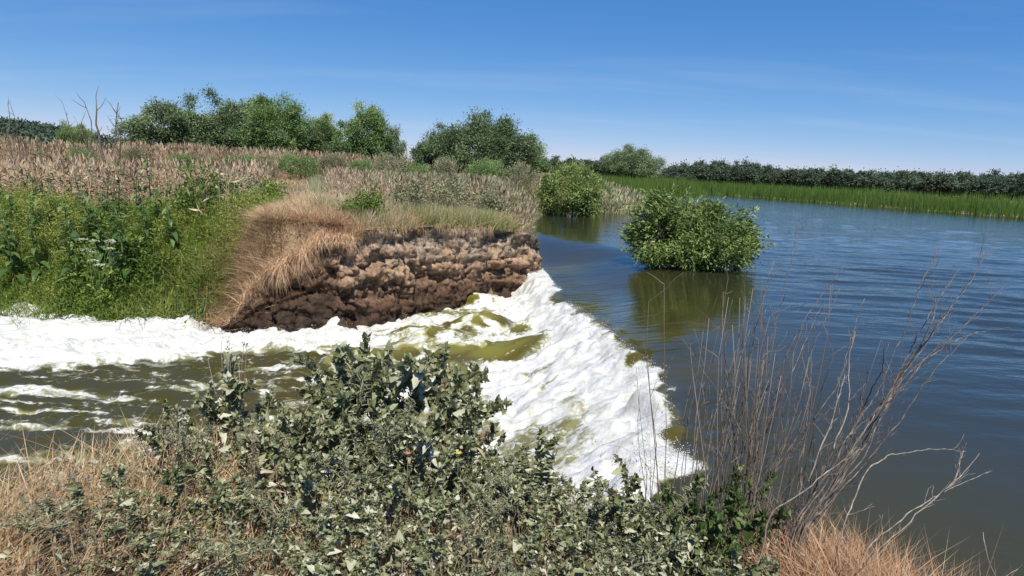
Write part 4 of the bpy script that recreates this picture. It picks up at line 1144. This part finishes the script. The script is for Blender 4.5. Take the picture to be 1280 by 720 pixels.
# strands hanging down the left part of the face and the straw heap at its foot
def hanging(name, js, per, lenr, mat, label, tint=.5, drop0=0.0, outw=.18):
    vs = []
    rng = RNG
    n = len(js) * per
    J = np.repeat(js, per)
    zt = top[J] + rng.uniform(-.12, .12, n) - drop0
    o = off[70, J] + rng.uniform(.0, .12, n)
    L = rng.uniform(*lenr, n) * np.clip(.75 + .9 * fbm(CS[J] * 2.3, 0 * CS[J], 0, 3, 107), .15, 1.6)
    seg = 3
    ts = np.linspace(0, 1, seg + 1)
    sway = rng.normal(0, .34, n)
    w = rng.uniform(.008, .02, n)
    V_ = np.zeros((n, 2 * seg + 1, 3))
    for i, t in enumerate(ts):
        oo = o + outw * np.sin(t * 2.2) * (.5 + rng.uniform(0, 1, n) * .0 + .6)
        cx = CP[J, 0] + nrm[J, 0] * oo + tg[J, 0] * sway * t * L; cy = CP[J, 1] + nrm[J, 1] * oo + tg[J, 1] * sway * t * L
        cz = zt + .10 * np.sin(t * 3.1) - L * t
        ww = w * (1 - t) ** .6 * .5
        if i < seg:
            V_[:, 2 * i] = np.stack([cx - tg[J, 0] * ww, cy - tg[J, 1] * ww, cz], 1); V_[:, 2 * i + 1] = np.stack([cx + tg[J, 0] * ww, cy + tg[J, 1] * ww, cz], 1)
        else: V_[:, 2 * i] = np.stack([cx, cy, cz], 1)
    f = np.array([(0, 1, 3), (0, 3, 2), (2, 3, 5), (2, 5, 4), (4, 5, 6)])
    F_ = (f[None] + (np.arange(n) * 7)[:, None, None]).reshape(-1, 3)
    t = np.clip(tint + rng.normal(0, .2, n), 0, 1)
    return tag(obj(name, mesh_np(name, V_.reshape(-1, 3), F_, mat, {'tint': np.repeat(t, 7)})), label, kind='stuff')
jl = np.flatnonzero((CS > 1.2) & (CS < 5.0))
gate = fbm(CS[jl] * 1.6, 0 * CS[jl], 0, 2, 101)
hanging('hanging_grass', jl[gate > -.15], 12, (.2, .95), M['red_grass'], 'dry orange grass hanging over the cliff edge', .5)
jr = np.flatnonzero((CS > 4.6) & (CS < 11.5))
hanging('turf_roots', jr, 3, (.06, .40), M['straw'], 'dry roots and turf fringe along the cliff top', .4, .02, .08)
# tussocks rooted on the turf edge itself
def edge_grass(name, c0, c1, n, h, w, mat, label, lean, tint, tv_, inland=2.2, rows=14):
    js = np.flatnonzero((CS > c0) & (CS < c1))
    J = RNG.choice(js, n); inn = RNG.uniform(.02, inland, n)
    o_ = np.where(inn < .9, off[75, J] * 0 - inn, -inn)
    x_ = CP[J, 0] + nrm[J, 0] * o_; y_ = CP[J, 1] + nrm[J, 1] * o_
    zz_ = np.maximum(land_z(x_, y_)[0], np.where(inn < 1.0, top[J] - .04, -9))
    pn_ = fbm(x_ * 1.1, y_ * 1.1, 0, 3, 131)
    k_ = pn_ > -.3
    x_, y_, zz_, J, pn_ = x_[k_], y_[k_], zz_[k_], J[k_], pn_[k_]
    ld_ = np.arctan2(nrm[J, 1], nrm[J, 0]) + RNG.normal(0, 1.7, len(x_))
    m_ = len(x_)
    v, f, t, bi = blades(np.stack([x_, y_, zz_], 1), h * RNG.uniform(.45, 1.3, m_) * (1 + .5 * pn_), w * RNG.uniform(.6, 1.4, m_), RNG.uniform(-.9, .9, m_), np.abs(RNG.normal(0, lean, m_)), .8, 3, RNG, ld_)
    tn = np.clip(tint + .3 * pn_ + RNG.normal(0, tv_, m_), 0, 1)
    tag(obj(name, mesh_np(name, v, f, mat, {'tint': tn[bi]})), label, kind='stuff')
edge_grass('mound_tussocks', .5, 5.3, 8000, .28, .018, M['red_grass'], 'orange dry tussocks on the broken turf edge', .9, .58, .24)
edge_grass('cliff_top_herbs', 5.2, 11.2, 7000, .5, .02, M['sage'], 'grey-green herbs along the cliff top', .25, .6, .2, 3.0)
edge_grass('cliff_top_straw', 4.7, 11.6, 6000, .5, .016, M['straw'], 'straw grass along the cliff top', .45, .6, .2, 2.2)
edge_grass('cliff_top_grass', 7.6, 11.6, 3500, .5, .018, M['weed_green'], 'green grass at the right end of the cliff top', .3, .6, .2, 1.6)
n = 900
x = RNG.uniform(-8.9, -6.2, n); y = RNG.uniform(16.9, 19.4, n); d, _ = polysd(x, y, SHORE)
ok = (d > .05) & (d < 2.4); x, y, hd, hg, tn_ = tussocks(x[ok], y[ok], 40, .09)
grass('straw_heap', x, y, land_z, .24 * hg * RNG.uniform(.4, 1.3, len(x)), .017, M['straw'], 'straw coloured grass heap beside the cliff foot', 1.1, .7, 3, .74 + tn_, .24, lean_dir=hd)

# dead snag and bare sticks on the skyline
def dead_snag(px, base_y, tips, y, r, label, name='dead_snag'):
    rng = np.random.default_rng(int(px))
    b = at(px, base_y, y); zb = land_pt(b.x, b.y)
    root = empty(name, (b.x, b.y, zb))
    for k, (tx, ty) in enumerate(tips):
        e = at(tx, ty, y + rng.normal(0, .5)) - Vector((b.x, b.y, zb))
        Pw = wiggle((rng.normal(0, .1), 0, -.2), e, 9, .05, rng)
        vv, ff = tube(Pw, np.linspace(r * (1 if k == 0 else .45), r * .18, 9), 5)
        br = obj('trunk' if k == 0 else 'branch', mesh_np('branch', vv, ff, M['dead_bark'], smooth_shade=True), root)
        for q in range(5):
            a = Pw[int(rng.integers(4, 9))]
            dv = rand_dirs(1, rng)[0] * .5; dv[2] = abs(dv[2]) + .2
            vv, ff = tube(wiggle(a, a + dv * rng.uniform(.5, 1.2), 4, .08, rng), np.linspace(r * .2, r * .08, 4), 3)
            obj('twig', mesh_np('twig', vv, ff, M['dead_bark']), br)
    tag(root, label, 'dead tree')
dead_snag(136, 205, [(120, 122), (148, 128), (108, 135), (152, 150), (100, 160)], 30, .10, 'bare dead snag sticking up highest above the dry reeds')
dead_snag(14, 205, [(10, 131), (18, 145)], 34, .07, 'short bare dead stick at the far left skyline')
dead_snag(112, 200, [(78, 128), (95, 150)], 32, .045, 'thin leaning dead stick left of the highest snag')

# ------------------------------------------------------------------ foreground weeds
FLEAF = []
for k in range(9):
    lv, lf = hastate(.4 + .25 * (k % 3), .05 + .09 * (k % 4))
    lv = lv * [(.62, .82, .5, .75, .9, .6, .8, .55, .7)[k], 1, 1.3]
    FLEAF.append(mesh_np('leaf', lv, lf, M['goosefoot'], {'tint': np.full(len(lv), (.10, .34, .5, .64, .8, .95, .22, .42, 1.0)[k])}))
GLEAF = []
for k in range(5):
    lv, lf = hastate(.3, .1 + .06 * k)
    GLEAF.append(mesh_np('leaf', lv * [1.15, 1, 1], lf, M['fresh_leaf'], {'tint': np.full(len(lv), (.2, .4, .55, .7, .85)[k])}))

WLEAF, DLEAF = [], []
for k in range(4):
    lv, lf = hastate(.8, .15 + .1 * k)
    WLEAF.append(mesh_np('leaf', lv * [.34, 1, 1.2], lf, M['wormwood'], {'tint': np.full(len(lv), (.3, .5, .7, .95)[k])}))
    DLEAF.append(mesh_np('leaf', lv * [.5, 1, 2.2], lf, M['dry_leaf'], {'tint': np.full(len(lv), (.2, .45, .65, .9)[k])}))
def weed_proto(seed, leaves=FLEAF, mat=M['goosefoot'], h=.75, bushy=1.0, nbig=52, nsmall=470, spire=True, big=.082, small=.039, tmpl=LEAF_V):
    rng = np.random.default_rng(seed)
    root = empty('tall_herb', (0, 0, 0))
    spots = []
    main = wiggle((0, 0, -.12), (rng.normal(0, .06), rng.normal(0, .06), h), 9, .05, rng)
    axes = [(main, .0065, .0022)]
    for k in range(int(10 * bushy)):
        t = rng.uniform(.15, .8); i = int(t * 8); a = main[i]
        ang = 2.4 * k + rng.uniform(-.5, .5); L = h * rng.uniform(.34, .66) * (1.15 - t * .6)
        e = a + np.array([math.cos(ang) * L * .72 * bushy, math.sin(ang) * L * .72 * bushy, L * rng.uniform(.55, .95)])
        axes.append((wiggle(a, e, 6, .07, rng), .0038, .0016))
    for k, (P, r0, r1) in enumerate(axes):
        v, f = tube(P, np.linspace(r0, r1, len(P)), 5)
        obj('stem' if k == 0 else 'branch', mesh_np('stem', v, f, M['weed_stem'], {'tint': np.full(len(v), float(rng.uniform(.2, .7)))}, True), root)
    def pick(lo, hi):
        P = axes[0][0] if rng.random() < .14 else axes[int(rng.integers(len(axes)))][0]
        s = rng.uniform(lo, hi) * (len(P) - 1); a = int(min(s, len(P) - 2))
        return P[a] * (1 - (s - a)) + P[a + 1] * (s - a), P
    for k in range(nbig):
        q, P = pick(.2, .92)
        ang = rng.uniform(0, 6.28); el = rng.uniform(-.9, 1.2)
        o = obj('leaf', leaves[int(rng.integers(len(leaves)))], root)
        s = float(big * rng.uniform(.45, 1.35))
        o.location = q; o.scale = (s, s, s)
        o.rotation_euler = (el, rng.uniform(-.9, .9), ang)
    # small leaves and seed clusters towards the tips
    Q = np.array([pick(.35, 1.0)[0] for _ in range(nsmall)])
    # leafy tips: every shoot ends in a tuft
    tips = []
    for P, r0, r1 in axes:
        m_ = 34 if P is main else 15
        u_ = 1 - np.abs(rng.normal(0, .16 if P is main else .2, m_)); u_ = np.clip(u_, .4, 1.0) * (len(P) - 1)
        a_ = np.minimum(u_.astype(int), len(P) - 2); w_ = (u_ - a_)[:, None]
        tips.append(P[a_] * (1 - w_) + P[a_ + 1] * w_)
    Q = np.concatenate([Q] + tips); nsmall = len(Q)
    dirs = rand_dirs(nsmall, rng); dirs[:, 2] += .45
    L = small * rng.uniform(.5, 1.35, nsmall)
    v1, f1 = scatter(tmpl, LEAF_F, Q + dirs * .004, frames(dirs, rng=rng), np.stack([L * .85, L, L], 1))
    t1 = np.repeat(np.clip(rng.normal(.5, .22, nsmall), 0, 1), len(LEAF_V))
    o = obj('foliage', mesh_np('foliage', v1, f1, mat, {'tint': t1}), root); o['kind'] = 'stuff'
    return root

W = [weed_proto(300), weed_proto(301, bushy=1.25), weed_proto(302, bushy=.8, nbig=34), weed_proto(303, big=.10, nbig=40), weed_proto(304, bushy=1.3, big=.07, nbig=56), weed_proto(305, big=.078)]
NARROW_V = LEAF_V * [.28, 1, 1.2]
W += [weed_proto(306, WLEAF, M['wormwood'], bushy=1.0, nbig=40, nsmall=700, big=.060, small=.040, tmpl=NARROW_V), weed_proto(307, WLEAF, M['wormwood'], bushy=1.2, nbig=44, nsmall=700, big=.066, small=.044, tmpl=NARROW_V),
      weed_proto(308, DLEAF, M['dry_leaf'], bushy=.8, nbig=22, nsmall=420, big=.07, small=.026, tmpl=NARROW_V * [1.8, 1, 1])]
WG = [weed_proto(320, GLEAF, M['fresh_leaf'], .6, 1.4, 60, 260, big=.07, small=.034), weed_proto(321, GLEAF, M['fresh_leaf'], .6, 1.3, 54, 240, big=.062, small=.032)]
usedp = {}
def plant_weed(px, py, y, kind, label, group='grey-green weeds on the near bank', width=1.0):
    c = at(px, py, y); zb = near_pt(c.x, c.y)
    pr = kind
    if id(pr) in usedp: o = copy_tree(pr)
    else: o = pr; usedp[id(pr)] = 1
    h0 = .75 if pr in W else .6
    s = max((c.z - zb) / h0, .35)
    o.location = (c.x, c.y, zb); o.scale = (max(s, .82) * width, max(s, .82) * width, max(s, .5)); o.rotation_euler = (0, 0, RNG.uniform(0, 6.28))
    tag(o, label, 'weed', group)
    return o
COMMON = 'grey-green goosefoot weed in the dense foreground tangle'
named = [(436, 440, 4.7, 0, 'tall goosefoot weed left of the highest foreground tops, before the white water'),
         (476, 426, 4.8, 1, 'goosefoot weed with the highest top, silhouetted on the rapids'),
         (520, 438, 4.7, 5, 'tall leafy weed between the two highest foreground tops'),
         (562, 432, 4.8, 0, 'tall dark weed at the right end of the tall foreground row'),
         (586, 482, 4.5, 4, 'bushy weed leaning over the foam at the right of the tall row'),
         (676, 536, 4.5, 2, 'single thin sprig standing out against the white foam'),
         (592, 536, 4.1, 3, 'weed with large dark arrow leaves jutting over the foam'),
         (792, 590, 4.5, 4, 'feathery dark weed beside the base of the dry stalks'),
         (700, 590, 4.2, 1, 'spreading weed below the single thin sprig'),
         (640, 572, 4.3, 5, 'leafy weed left of the single thin sprig, tops on the foam'),
         (748, 596, 4.3, 3, 'broad-leaved weed midway between the thin sprig and the dry stalks'),
         (828, 612, 4.2, 7, 'silvery narrow-leaved weed at the left foot of the dry stalks'),
         (455, 452, 4.6, 4, 'dense weed filling the gap under the highest top'),
         (545, 462, 4.5, 1, 'dense weed before the tall dark weed on the right of the row'),
         (400, 488, 4.5, 5, 'leafy weed stepping down left of the tall row'),
         (355, 512, 4.4, 0, 'leafy weed midway between the grey seed stems and the tall row'),
         (300, 452, 4.9, 2, 'grey weed rising over the channel behind the dry tops'),
         (252, 478, 4.6, 3, 'dark leafy weed at the left end of the tall weeds')]
for (px, py, yy, k, lab) in named: plant_weed(px, py, yy, W[k], lab, width=1.15 if px > 630 else (.72 if px > 550 else 1.05))
for (px, py, yy, k, lab) in ((884, 592, 4.1, 0, 'left half of the bright green leafy clump under the dry stalks'), (922, 590, 4.1, 1, 'right half of the bright green leafy clump under the dry stalks'), (902, 628, 3.8, 0, 'front plant of the bright green leafy clump by the lake')):
    plant_weed(px, py, yy, WG[k], lab, 'green leafy clump near the lake', .68)
more = [(210, 505, 4.3), (235, 535, 4.0), (330, 525, 4.2), (372, 515, 4.2), (455, 478, 4.3), (500, 470, 4.4), (540, 478, 4.4), (560, 512, 4.2), (385, 520, 4.0), (430, 520, 4.0), (485, 520, 3.9), (540, 530, 3.9), (630, 575, 4.0), (655, 590, 3.9),
        (740, 615, 3.9), (770, 625, 3.9), (615, 590, 4.1), (665, 600, 4.2), (715, 612, 4.2), (765, 608, 4.3), (805, 622, 4.2), (690, 620, 4.0), (650, 610, 4.0), (825, 635, 3.9), (850, 650, 3.7), (720, 640, 3.6), (670, 630, 3.6), (610, 600, 3.6), (560, 580, 3.5), (500, 570, 3.5), (440, 570, 3.5), (380, 570, 3.5), (320, 550, 3.6), (270, 560, 3.6), (290, 600, 3.3),
        (215, 590, 3.4), (350, 620, 3.1), (420, 620, 3.1), (480, 625, 3.1), (540, 630, 3.1), (600, 640, 3.1), (660, 670, 3.0), (730, 680, 3.0), (790, 675, 3.1), (850, 690, 3.1), (240, 650, 3.0), (170, 645, 3.1), (110, 640, 3.2), (150, 590, 3.5), (300, 670, 2.8),
        (380, 680, 2.7), (460, 690, 2.7), (540, 695, 2.7), (620, 705, 2.7), (700, 710, 2.8), (200, 690, 2.8), (60, 690, 2.9), (770, 710, 2.8), (120, 700, 2.8), (910, 690, 3.3), (960, 700, 3.4)]
for k, (px, py, yy) in enumerate(more):
    zone = ('grey-green weed in the straw grass at the lower left' if px < 225 else
            'grey-green weed below the tuft of dried seed stems' if px < 345 and py < 610 else
            'leafy weed in the back row against the channel' if py < 500 else
            'leafy weed just below the tall foreground row' if py < 545 else
            'weed at the right rim of the tangle before the white foam' if px > 600 and py < 660 else
            'weed at the bottom edge near the dead shrub' if px > 835 else
            'weed in the middle of the foreground tangle' if py < 640 else
            'weed along the bottom edge of the foreground tangle')
    plant_weed(px, py, yy, W[(0, 6, 3, 1, 7, 5, 8, 4, 0, 2, 6, 5, 3)[k % 13]], zone)

# undergrowth: small leaves, dry stems and straw filling the ground between
n = 1300
x = RNG.uniform(-4.8, 2.2, n); y = RNG.uniform(1.9, 5.6, n)
zn, d = near_z(x, y); ok = (d > .45) & (x < 1.9); x, y, zn = x[ok], y[ok], zn[ok]
kk = RNG.random(len(x)) < np.where(x < -1.3, .45, 1.0) * np.where(fbm(x * 1.2, y * 1.2, 0, 2, 140) > -.05, 1, .25)
x, y, zn = x[kk], y[kk], zn[kk]
leaf_mass('undergrowth', np.stack([x, y, zn + RNG.uniform(.03, .26, len(x))], 1), .16, 34, .034, M['goosefoot'], 'low leafy undergrowth on the near bank', aspect=.42, tint=.5)
x = RNG.uniform(-4.8, 2.4, 800); y = RNG.uniform(1.9, 5.6, 800); zn, d = near_z(x, y); ok = d > .4; x, y, zn = x[ok], y[ok], zn[ok]
leaf_mass('withered_leaves', np.stack([x, y, zn + RNG.uniform(.02, .30, len(x))], 1), .17, 20, .034, M['dry_leaf'], 'withered tan leaves and husks among the weeds', aspect=.35, tint=.55)
x = RNG.uniform(-5.5, 3.2, 2000); y = RNG.uniform(1.6, 6.0, 2000)
zn, d = near_z(x, y)
dens = np.where(x < -1.0, 1.0, .38) * np.where((x > 1.6), 1.7, 1)
ok = (d > .25) & (RNG.random(len(x)) < dens)
ok &= ~((x > -.2) & (x < 1.7) & (y > 4.2) & (RNG.random(len(x)) < .75))
x, y, hd, hg, tn_ = tussocks(x[ok], y[ok], 24, .07)
bn = fbm(x * 1.1, y * 1.1, 0, 3, 111)
grass('dry_grass', x, y, near_z, np.where(x < -1.0, .26, .18) * (1 + .4 * bn) * hg * RNG.uniform(.5, 1.4, len(x)), .0065, M['straw'], 'dry straw and orange grass on the near bank', .6, .9, 4, .45 + .35 * bn + tn_, .18, lean_dir=hd)
x = RNG.uniform(-5, 2.6, 3600); y = RNG.uniform(1.8, 5.6, 3600)
zn, d = near_z(x, y); ok = (d > .4); x, y = x[ok], y[ok]
grass('dry_stems', x, y, near_z, .36, .006, M['grey_stem'], 'thin dry stems among the foreground weeds', .45, .3, 3, .5, .25)
x = RNG.uniform(-5.5, -.6, 9000); y = RNG.uniform(3.0, 6.0, 9000)
zn, d = near_z(x, y); ok = (d > .25) & (d < 1.5); x, y = x[ok], y[ok]
grass('edge_grass', x, y, near_z, .42, .008, M['straw'], 'orange dry grass overhanging the channel edge', .6, 1.0, 4, .55, .2, lean_dir=RNG.normal(1.7, .8, len(x)))
# reddish dry grass round the dead shrub at the right
x = RNG.uniform(.9, 3.6, 24000); y = RNG.uniform(2.2, 5.6, 24000)
zn, d = near_z(x, y); ok = (d > .12) & (d < 1.7) & (x > 1.75 - .5 * (y < 3.4)); x, y = x[ok], y[ok]
grass('shrub_grass', x, y, near_z, .42, .006, M['red_grass'], 'reddish dry grass round the foot of the dead shrub', .5, .8, 3, .24, .24)

# dry stalks at the lip of the fall: each stalk its own
rs = np.random.default_rng(44)
for k in range(88):
    px = float(np.clip(rs.normal(910, 50), 828, 1030)); yy = float(rs.uniform(4.2, 5.0))
    base_py = rs.uniform(600, 640)
    c = at(px, base_py, yy); zb = near_pt(c.x, c.y)
    tip = at(px + rs.normal(22, 30), rs.uniform(395, 560) if k > 16 else rs.uniform(345, 420), yy + rs.normal(0, .2))
    L = Vector(tip) - Vector((c.x, c.y, zb))
    Pw = wiggle((0, 0, -.06), L, 7, .035, rs)
    parts = [(*tube(Pw, np.linspace(rs.uniform(.0035, .006), .0014, 7), 4), float(rs.uniform(.1, .8)))]
    for q in range(int(rs.integers(1, 6))):
        a = Pw[int(rs.integers(2, 7))]; dv = rs.normal(size=3) * .10 + [0, 0, .10]
        parts.append((*tube(wiggle(a, a + dv, 4, .1, rs), np.linspace(.0018, .0008, 4), 3), float(rs.uniform(.1, .8))))
    v, f, t = join(parts)
    o = obj('dry_stalk', mesh_np('dry_stalk', v, f, M['red_stem'], {'tint': t}), None, (c.x, c.y, zb))
    tag(o, 'thin upright reddish dry stalk in the thicket beside the foam', 'dry stalk', 'dry stalks beside the foam')

# dead shrubs at the lake edge: limbs laid out in space, every limb a part with its twigs
def dead_shrub(name, base, limbs, label, r0, mat, seed, twigs=7, tw_len=.34, dup=0):
    rng = np.random.default_rng(seed)
    b = at(*base); zb = near_pt(b.x, b.y)
    root = empty(name, (b.x, b.y, zb))
    o0 = np.array([b.x, b.y, zb])
    limbs = list(limbs)
    for pts in list(limbs):
        for q in range(dup):
            j = [(p[0] + rng.normal(0, 6 + 9 * i), p[1] + rng.normal(6, 4 + 7 * i), p[2] + rng.normal(0, .05 + .05 * i)) for i, p in enumerate(pts)]
            limbs.append(j[:int(rng.integers(3, len(j) + 1))] if len(j) > 3 else j)
    for li, pts in enumerate(limbs):
        W3 = np.array([np.array(at(*p)) for p in pts]) - o0
        f0 = W3[0] + o0; g0 = near_pt(f0[0] - .12, f0[1] - .10)
        if f0[2] - g0 < .75 and pts[0][1] > 615:
            W3 = np.concatenate([[[f0[0] - .12 - o0[0], f0[1] - .10 - o0[1], g0 - .05 - o0[2]]], W3])
        R_, s_ = resample(W3, .05)
        for _ in range(2): R_[1:-1] = .25 * R_[:-2] + .5 * R_[1:-1] + .25 * R_[2:]
        R_ = R_ + np.cumsum(rng.normal(0, .0045, R_.shape), 0)
        rr = np.linspace(r0 * rng.uniform(.75, 1.1), .0022, len(R_)) * (1 + .12 * rng.normal(size=len(R_)))
        v, f = tube(R_, np.maximum(rr, .0016), 5)
        limb = obj('branch', mesh_np('branch', v, f, mat, smooth_shade=True), root)
        Ld = R_[-1] - R_[0]; Ld /= np.linalg.norm(Ld)
        for q in range(twigs):
            i = int(rng.uniform(.25, .97) * (len(R_) - 1))
            dv = Ld * rng.uniform(.35, 1.0) + rand_dirs(1, rng)[0] * .6; dv[2] += .15
            L = tw_len * rng.uniform(.3, 1.1)
            Q = wiggle(R_[i], R_[i] + dv * L, 6, .08, rng)
            parts = [(*tube(Q, np.linspace(max(rr[i] * .5, .0018), .0009, 6), 4), 0.)]
            for s in range(int(rng.integers(0, 4))):
                a = Q[int(rng.integers(2, 6))]; d2 = dv * .6 + rand_dirs(1, rng)[0] * .5
                parts.append((*tube(wiggle(a, a + d2 * L * .4, 4, .1, rng), np.linspace(.0014, .0008, 4), 3), 0.))
            v, f, _ = join(parts)
            obj('twig', mesh_np('twig', v, f, mat), limb)
    tag(root, label, 'dead shrub')
dead_shrub('dead_shrub', (1010, 640, 4.3), [
    [(1000, 655, 4.2), (1060, 570, 4.3), (1110, 490, 4.5), (1140, 420, 4.6), (1180, 308, 4.8)],
    [(1005, 650, 4.2), (1070, 560, 4.4), (1125, 470, 4.6), (1185, 395, 4.8), (1215, 355, 4.9)],
    [(1010, 650, 4.2), (1080, 550, 4.5), (1150, 455, 4.7), (1200, 425, 4.9), (1250, 410, 5.1)],
    [(1010, 655, 4.2), (1075, 545, 4.4), (1120, 470, 4.5), (1160, 400, 4.7), (1200, 340, 4.9)],
    [(1015, 650, 4.3), (1085, 540, 4.6), (1140, 470, 4.8), (1190, 430, 5.0), (1240, 370, 5.2)],
    [(1000, 650, 4.2), (1050, 575, 4.3), (1095, 500, 4.4), (1125, 440, 4.4)]],
    'dark bare dead shrub fanning out over the lake on the right', .0082, M['dead_bark'], 61, 10, .34, 1)
dead_shrub('dead_shrub', (930, 620, 4.6), [
    [(925, 625, 4.6), (945, 520, 4.7), (965, 420, 4.8), (985, 340, 4.9), (1000, 282, 5.0)],
    [(935, 625, 4.6), (955, 530, 4.7), (975, 440, 4.8), (1010, 380, 4.9), (1050, 330, 5.0)],
    [(930, 625, 4.6), (940, 540, 4.6), (950, 460, 4.6), (958, 390, 4.6)],
    [(940, 625, 4.6), (985, 520, 4.7), (1005, 430, 4.8), (1040, 360, 4.9)],
    [(920, 625, 4.6), (915, 520, 4.6), (905, 430, 4.7), (915, 370, 4.7)],
    [(945, 620, 4.5), (1000, 540, 4.5), (1045, 480, 4.6), (1075, 375, 4.8)]],
    'tall thin dead shrub above the dry stalk thicket', .0062, M['dead_bark'], 62, 9, .28, 1)
dead_shrub('fallen_branch', (960, 640, 4.0), [
    [(960, 642, 4.0), (1010, 615, 4.0), (1040, 590, 4.1), (1066, 560, 4.1), (1085, 530, 4.2)],
    [(1060, 645, 4.0), (1085, 590, 4.2), (1120, 560, 4.4), (1165, 553, 4.6), (1215, 556, 4.8)],
    [(1010, 600, 4.1), (1045, 520, 4.2), (1062, 440, 4.3)],
    [(1040, 560, 4.1), (1060, 500, 4.2), (1058, 450, 4.3), (1070, 420, 4.4)]],
    'pale bent branch arching over the shore grass', .0068, M['pale_bark'], 63, 7, .2)
dead_shrub('fallen_branch', (1080, 700, 3.9), [
    [(1085, 700, 3.9), (1130, 665, 4.0), (1165, 630, 4.1), (1200, 600, 4.2), (1222, 573, 4.3)],
    [(1085, 690, 3.9), (1150, 645, 4.1), (1200, 617, 4.3), (1250, 595, 4.5)],
    [(1190, 606, 4.2), (1200, 590, 4.2), (1206, 560, 4.3)]],
    'pale forked branch reaching out over the water at lower right', .0066, M['pale_bark'], 64, 6, .14)
dead_shrub('fallen_branch', (1230, 735, 3.9), [[(1255, 735, 4.0), (1240, 705, 4.0), (1235, 672, 4.1)], [(1250, 725, 4.0), (1270, 708, 4.1)]], 'small twig poking up at the lower right corner', .005, M['pale_bark'], 65, 2, .10)
# seed head of a grass nodding over the foam
def nodding_grass():
    rng = np.random.default_rng(8)
    b = at(832, 640, 4.2); root = empty('nodding_grass', b)
    pts = np.array([np.array(at(*p)) for p in ((832, 640, 4.2), (822, 600, 4.2), (800, 570, 4.25), (775, 558, 4.3), (752, 556, 4.3))]) - np.array(b)
    P, _ = resample(pts, .02)
    v, f = tube(P, np.linspace(.002, .0008, len(P)), 4)
    obj('stem', mesh_np('stem', v, f, M['straw'], {'tint': np.full(len(v), .5)}), root)
    for k in range(22):
        a = P[int(rng.uniform(.5, 1) * (len(P) - 1))]
        e = a + np.array([rng.normal(0, .03), rng.normal(0, .02), -rng.uniform(.04, .13)])
        v, f = tube(np.array([a, (a + e) / 2, e]), [.0006, .0006, .0005], 3)
        v2, f2 = scatter(KITE_V, KITE_F, np.array([e]), frames(np.array([[rng.normal(0, .3), 0, -1.]]), rng=rng), np.array([[.009, .034, .03]]))
        vv, ff, tt = join([(v, f, .6), (v2, f2, .75)])
        obj('spikelet', mesh_np('spikelet', vv, ff, M['straw'], {'tint': tt}), root)
    tag(root, 'thin nodding grass seed head hanging over the foam', 'grass')
nodding_grass()
# grey dried thistle stem bundle and small flowers
def dry_tuft(px, py_top, y, label, n=16):
    rng = np.random.default_rng(int(px * 7))
    c = at(px, py_top, y); zb = near_pt(c.x, c.y)
    root = empty('dry_seed_stems', (c.x, c.y, zb))
    for k in range(n):
        e = np.array([rng.normal(0, .07), rng.normal(0, .07), (c.z - zb) * rng.uniform(.7, 1.08)])
        P = wiggle((rng.normal(0, .03), rng.normal(0, .03), -.05), e, 6, .04, rng)
        parts = [(*tube(P, np.linspace(.004, .0015, 6), 4), .6)]
        m = 26
        Q = P[rng.integers(2, 6, m)] + rng.normal(0, .010, (m, 3))
        parts.append((*scatter(KITE_V, KITE_F, Q, frames(rand_dirs(m, rng) + [0, 0, .6], rng=rng), rng.uniform(.010, .024, m)), .75))
        v, f, t = join(parts)
        obj('stem', mesh_np('stem', v, f, M['grey_stem'], {'tint': np.clip(t + rng.normal(0, .1), 0, 1)}), root)
    tag(root, label, 'dry plant')
dry_tuft(296, 440, 4.9, 'tuft of grey dried seed stems standing over the channel')
dry_tuft(228, 520, 4.3, 'shorter tuft of brown dried stems at the channel edge', 9)
def small_bloom(px, py, y, mat, label, name, s=.03):
    rng = np.random.default_rng(int(px))
    c = at(px, py, y)
    root = empty(name, c)
    zb = near_pt(c.x, c.y)
    v, f = tube(wiggle((.02, .02, zb - c.z), (0, 0, 0), 5, .05, rng), np.linspace(.003, .002, 5), 4)
    obj('stem', mesh_np('stem', v, f, M['weed_stem'], {'tint': np.full(len(v), .4)}), root)
    for k in range(6):
        d = np.array([[math.cos(k * 1.05), math.sin(k * 1.05), .5]])
        v, f = scatter(KITE_V, KITE_F, np.zeros((1, 3)), frames(d, np.array([[0, 0, 1.]])), np.array([[s * .7, s, s]]))
        obj('petal', mesh_np('petal', v, f, mat, {'tint': np.full(4, float(rng.uniform(.2, .8)))}), root)
    tag(root, label, 'flower')
small_bloom(510, 568, 3.35, M['petal'], 'small pink flower among the foreground weeds', 'pink_flower', .022)
small_bloom(573, 568, 3.7, M['yellow_leaf'], 'yellow withered leaf rosette below the jutting dark leaves', 'yellow_rosette', .03)
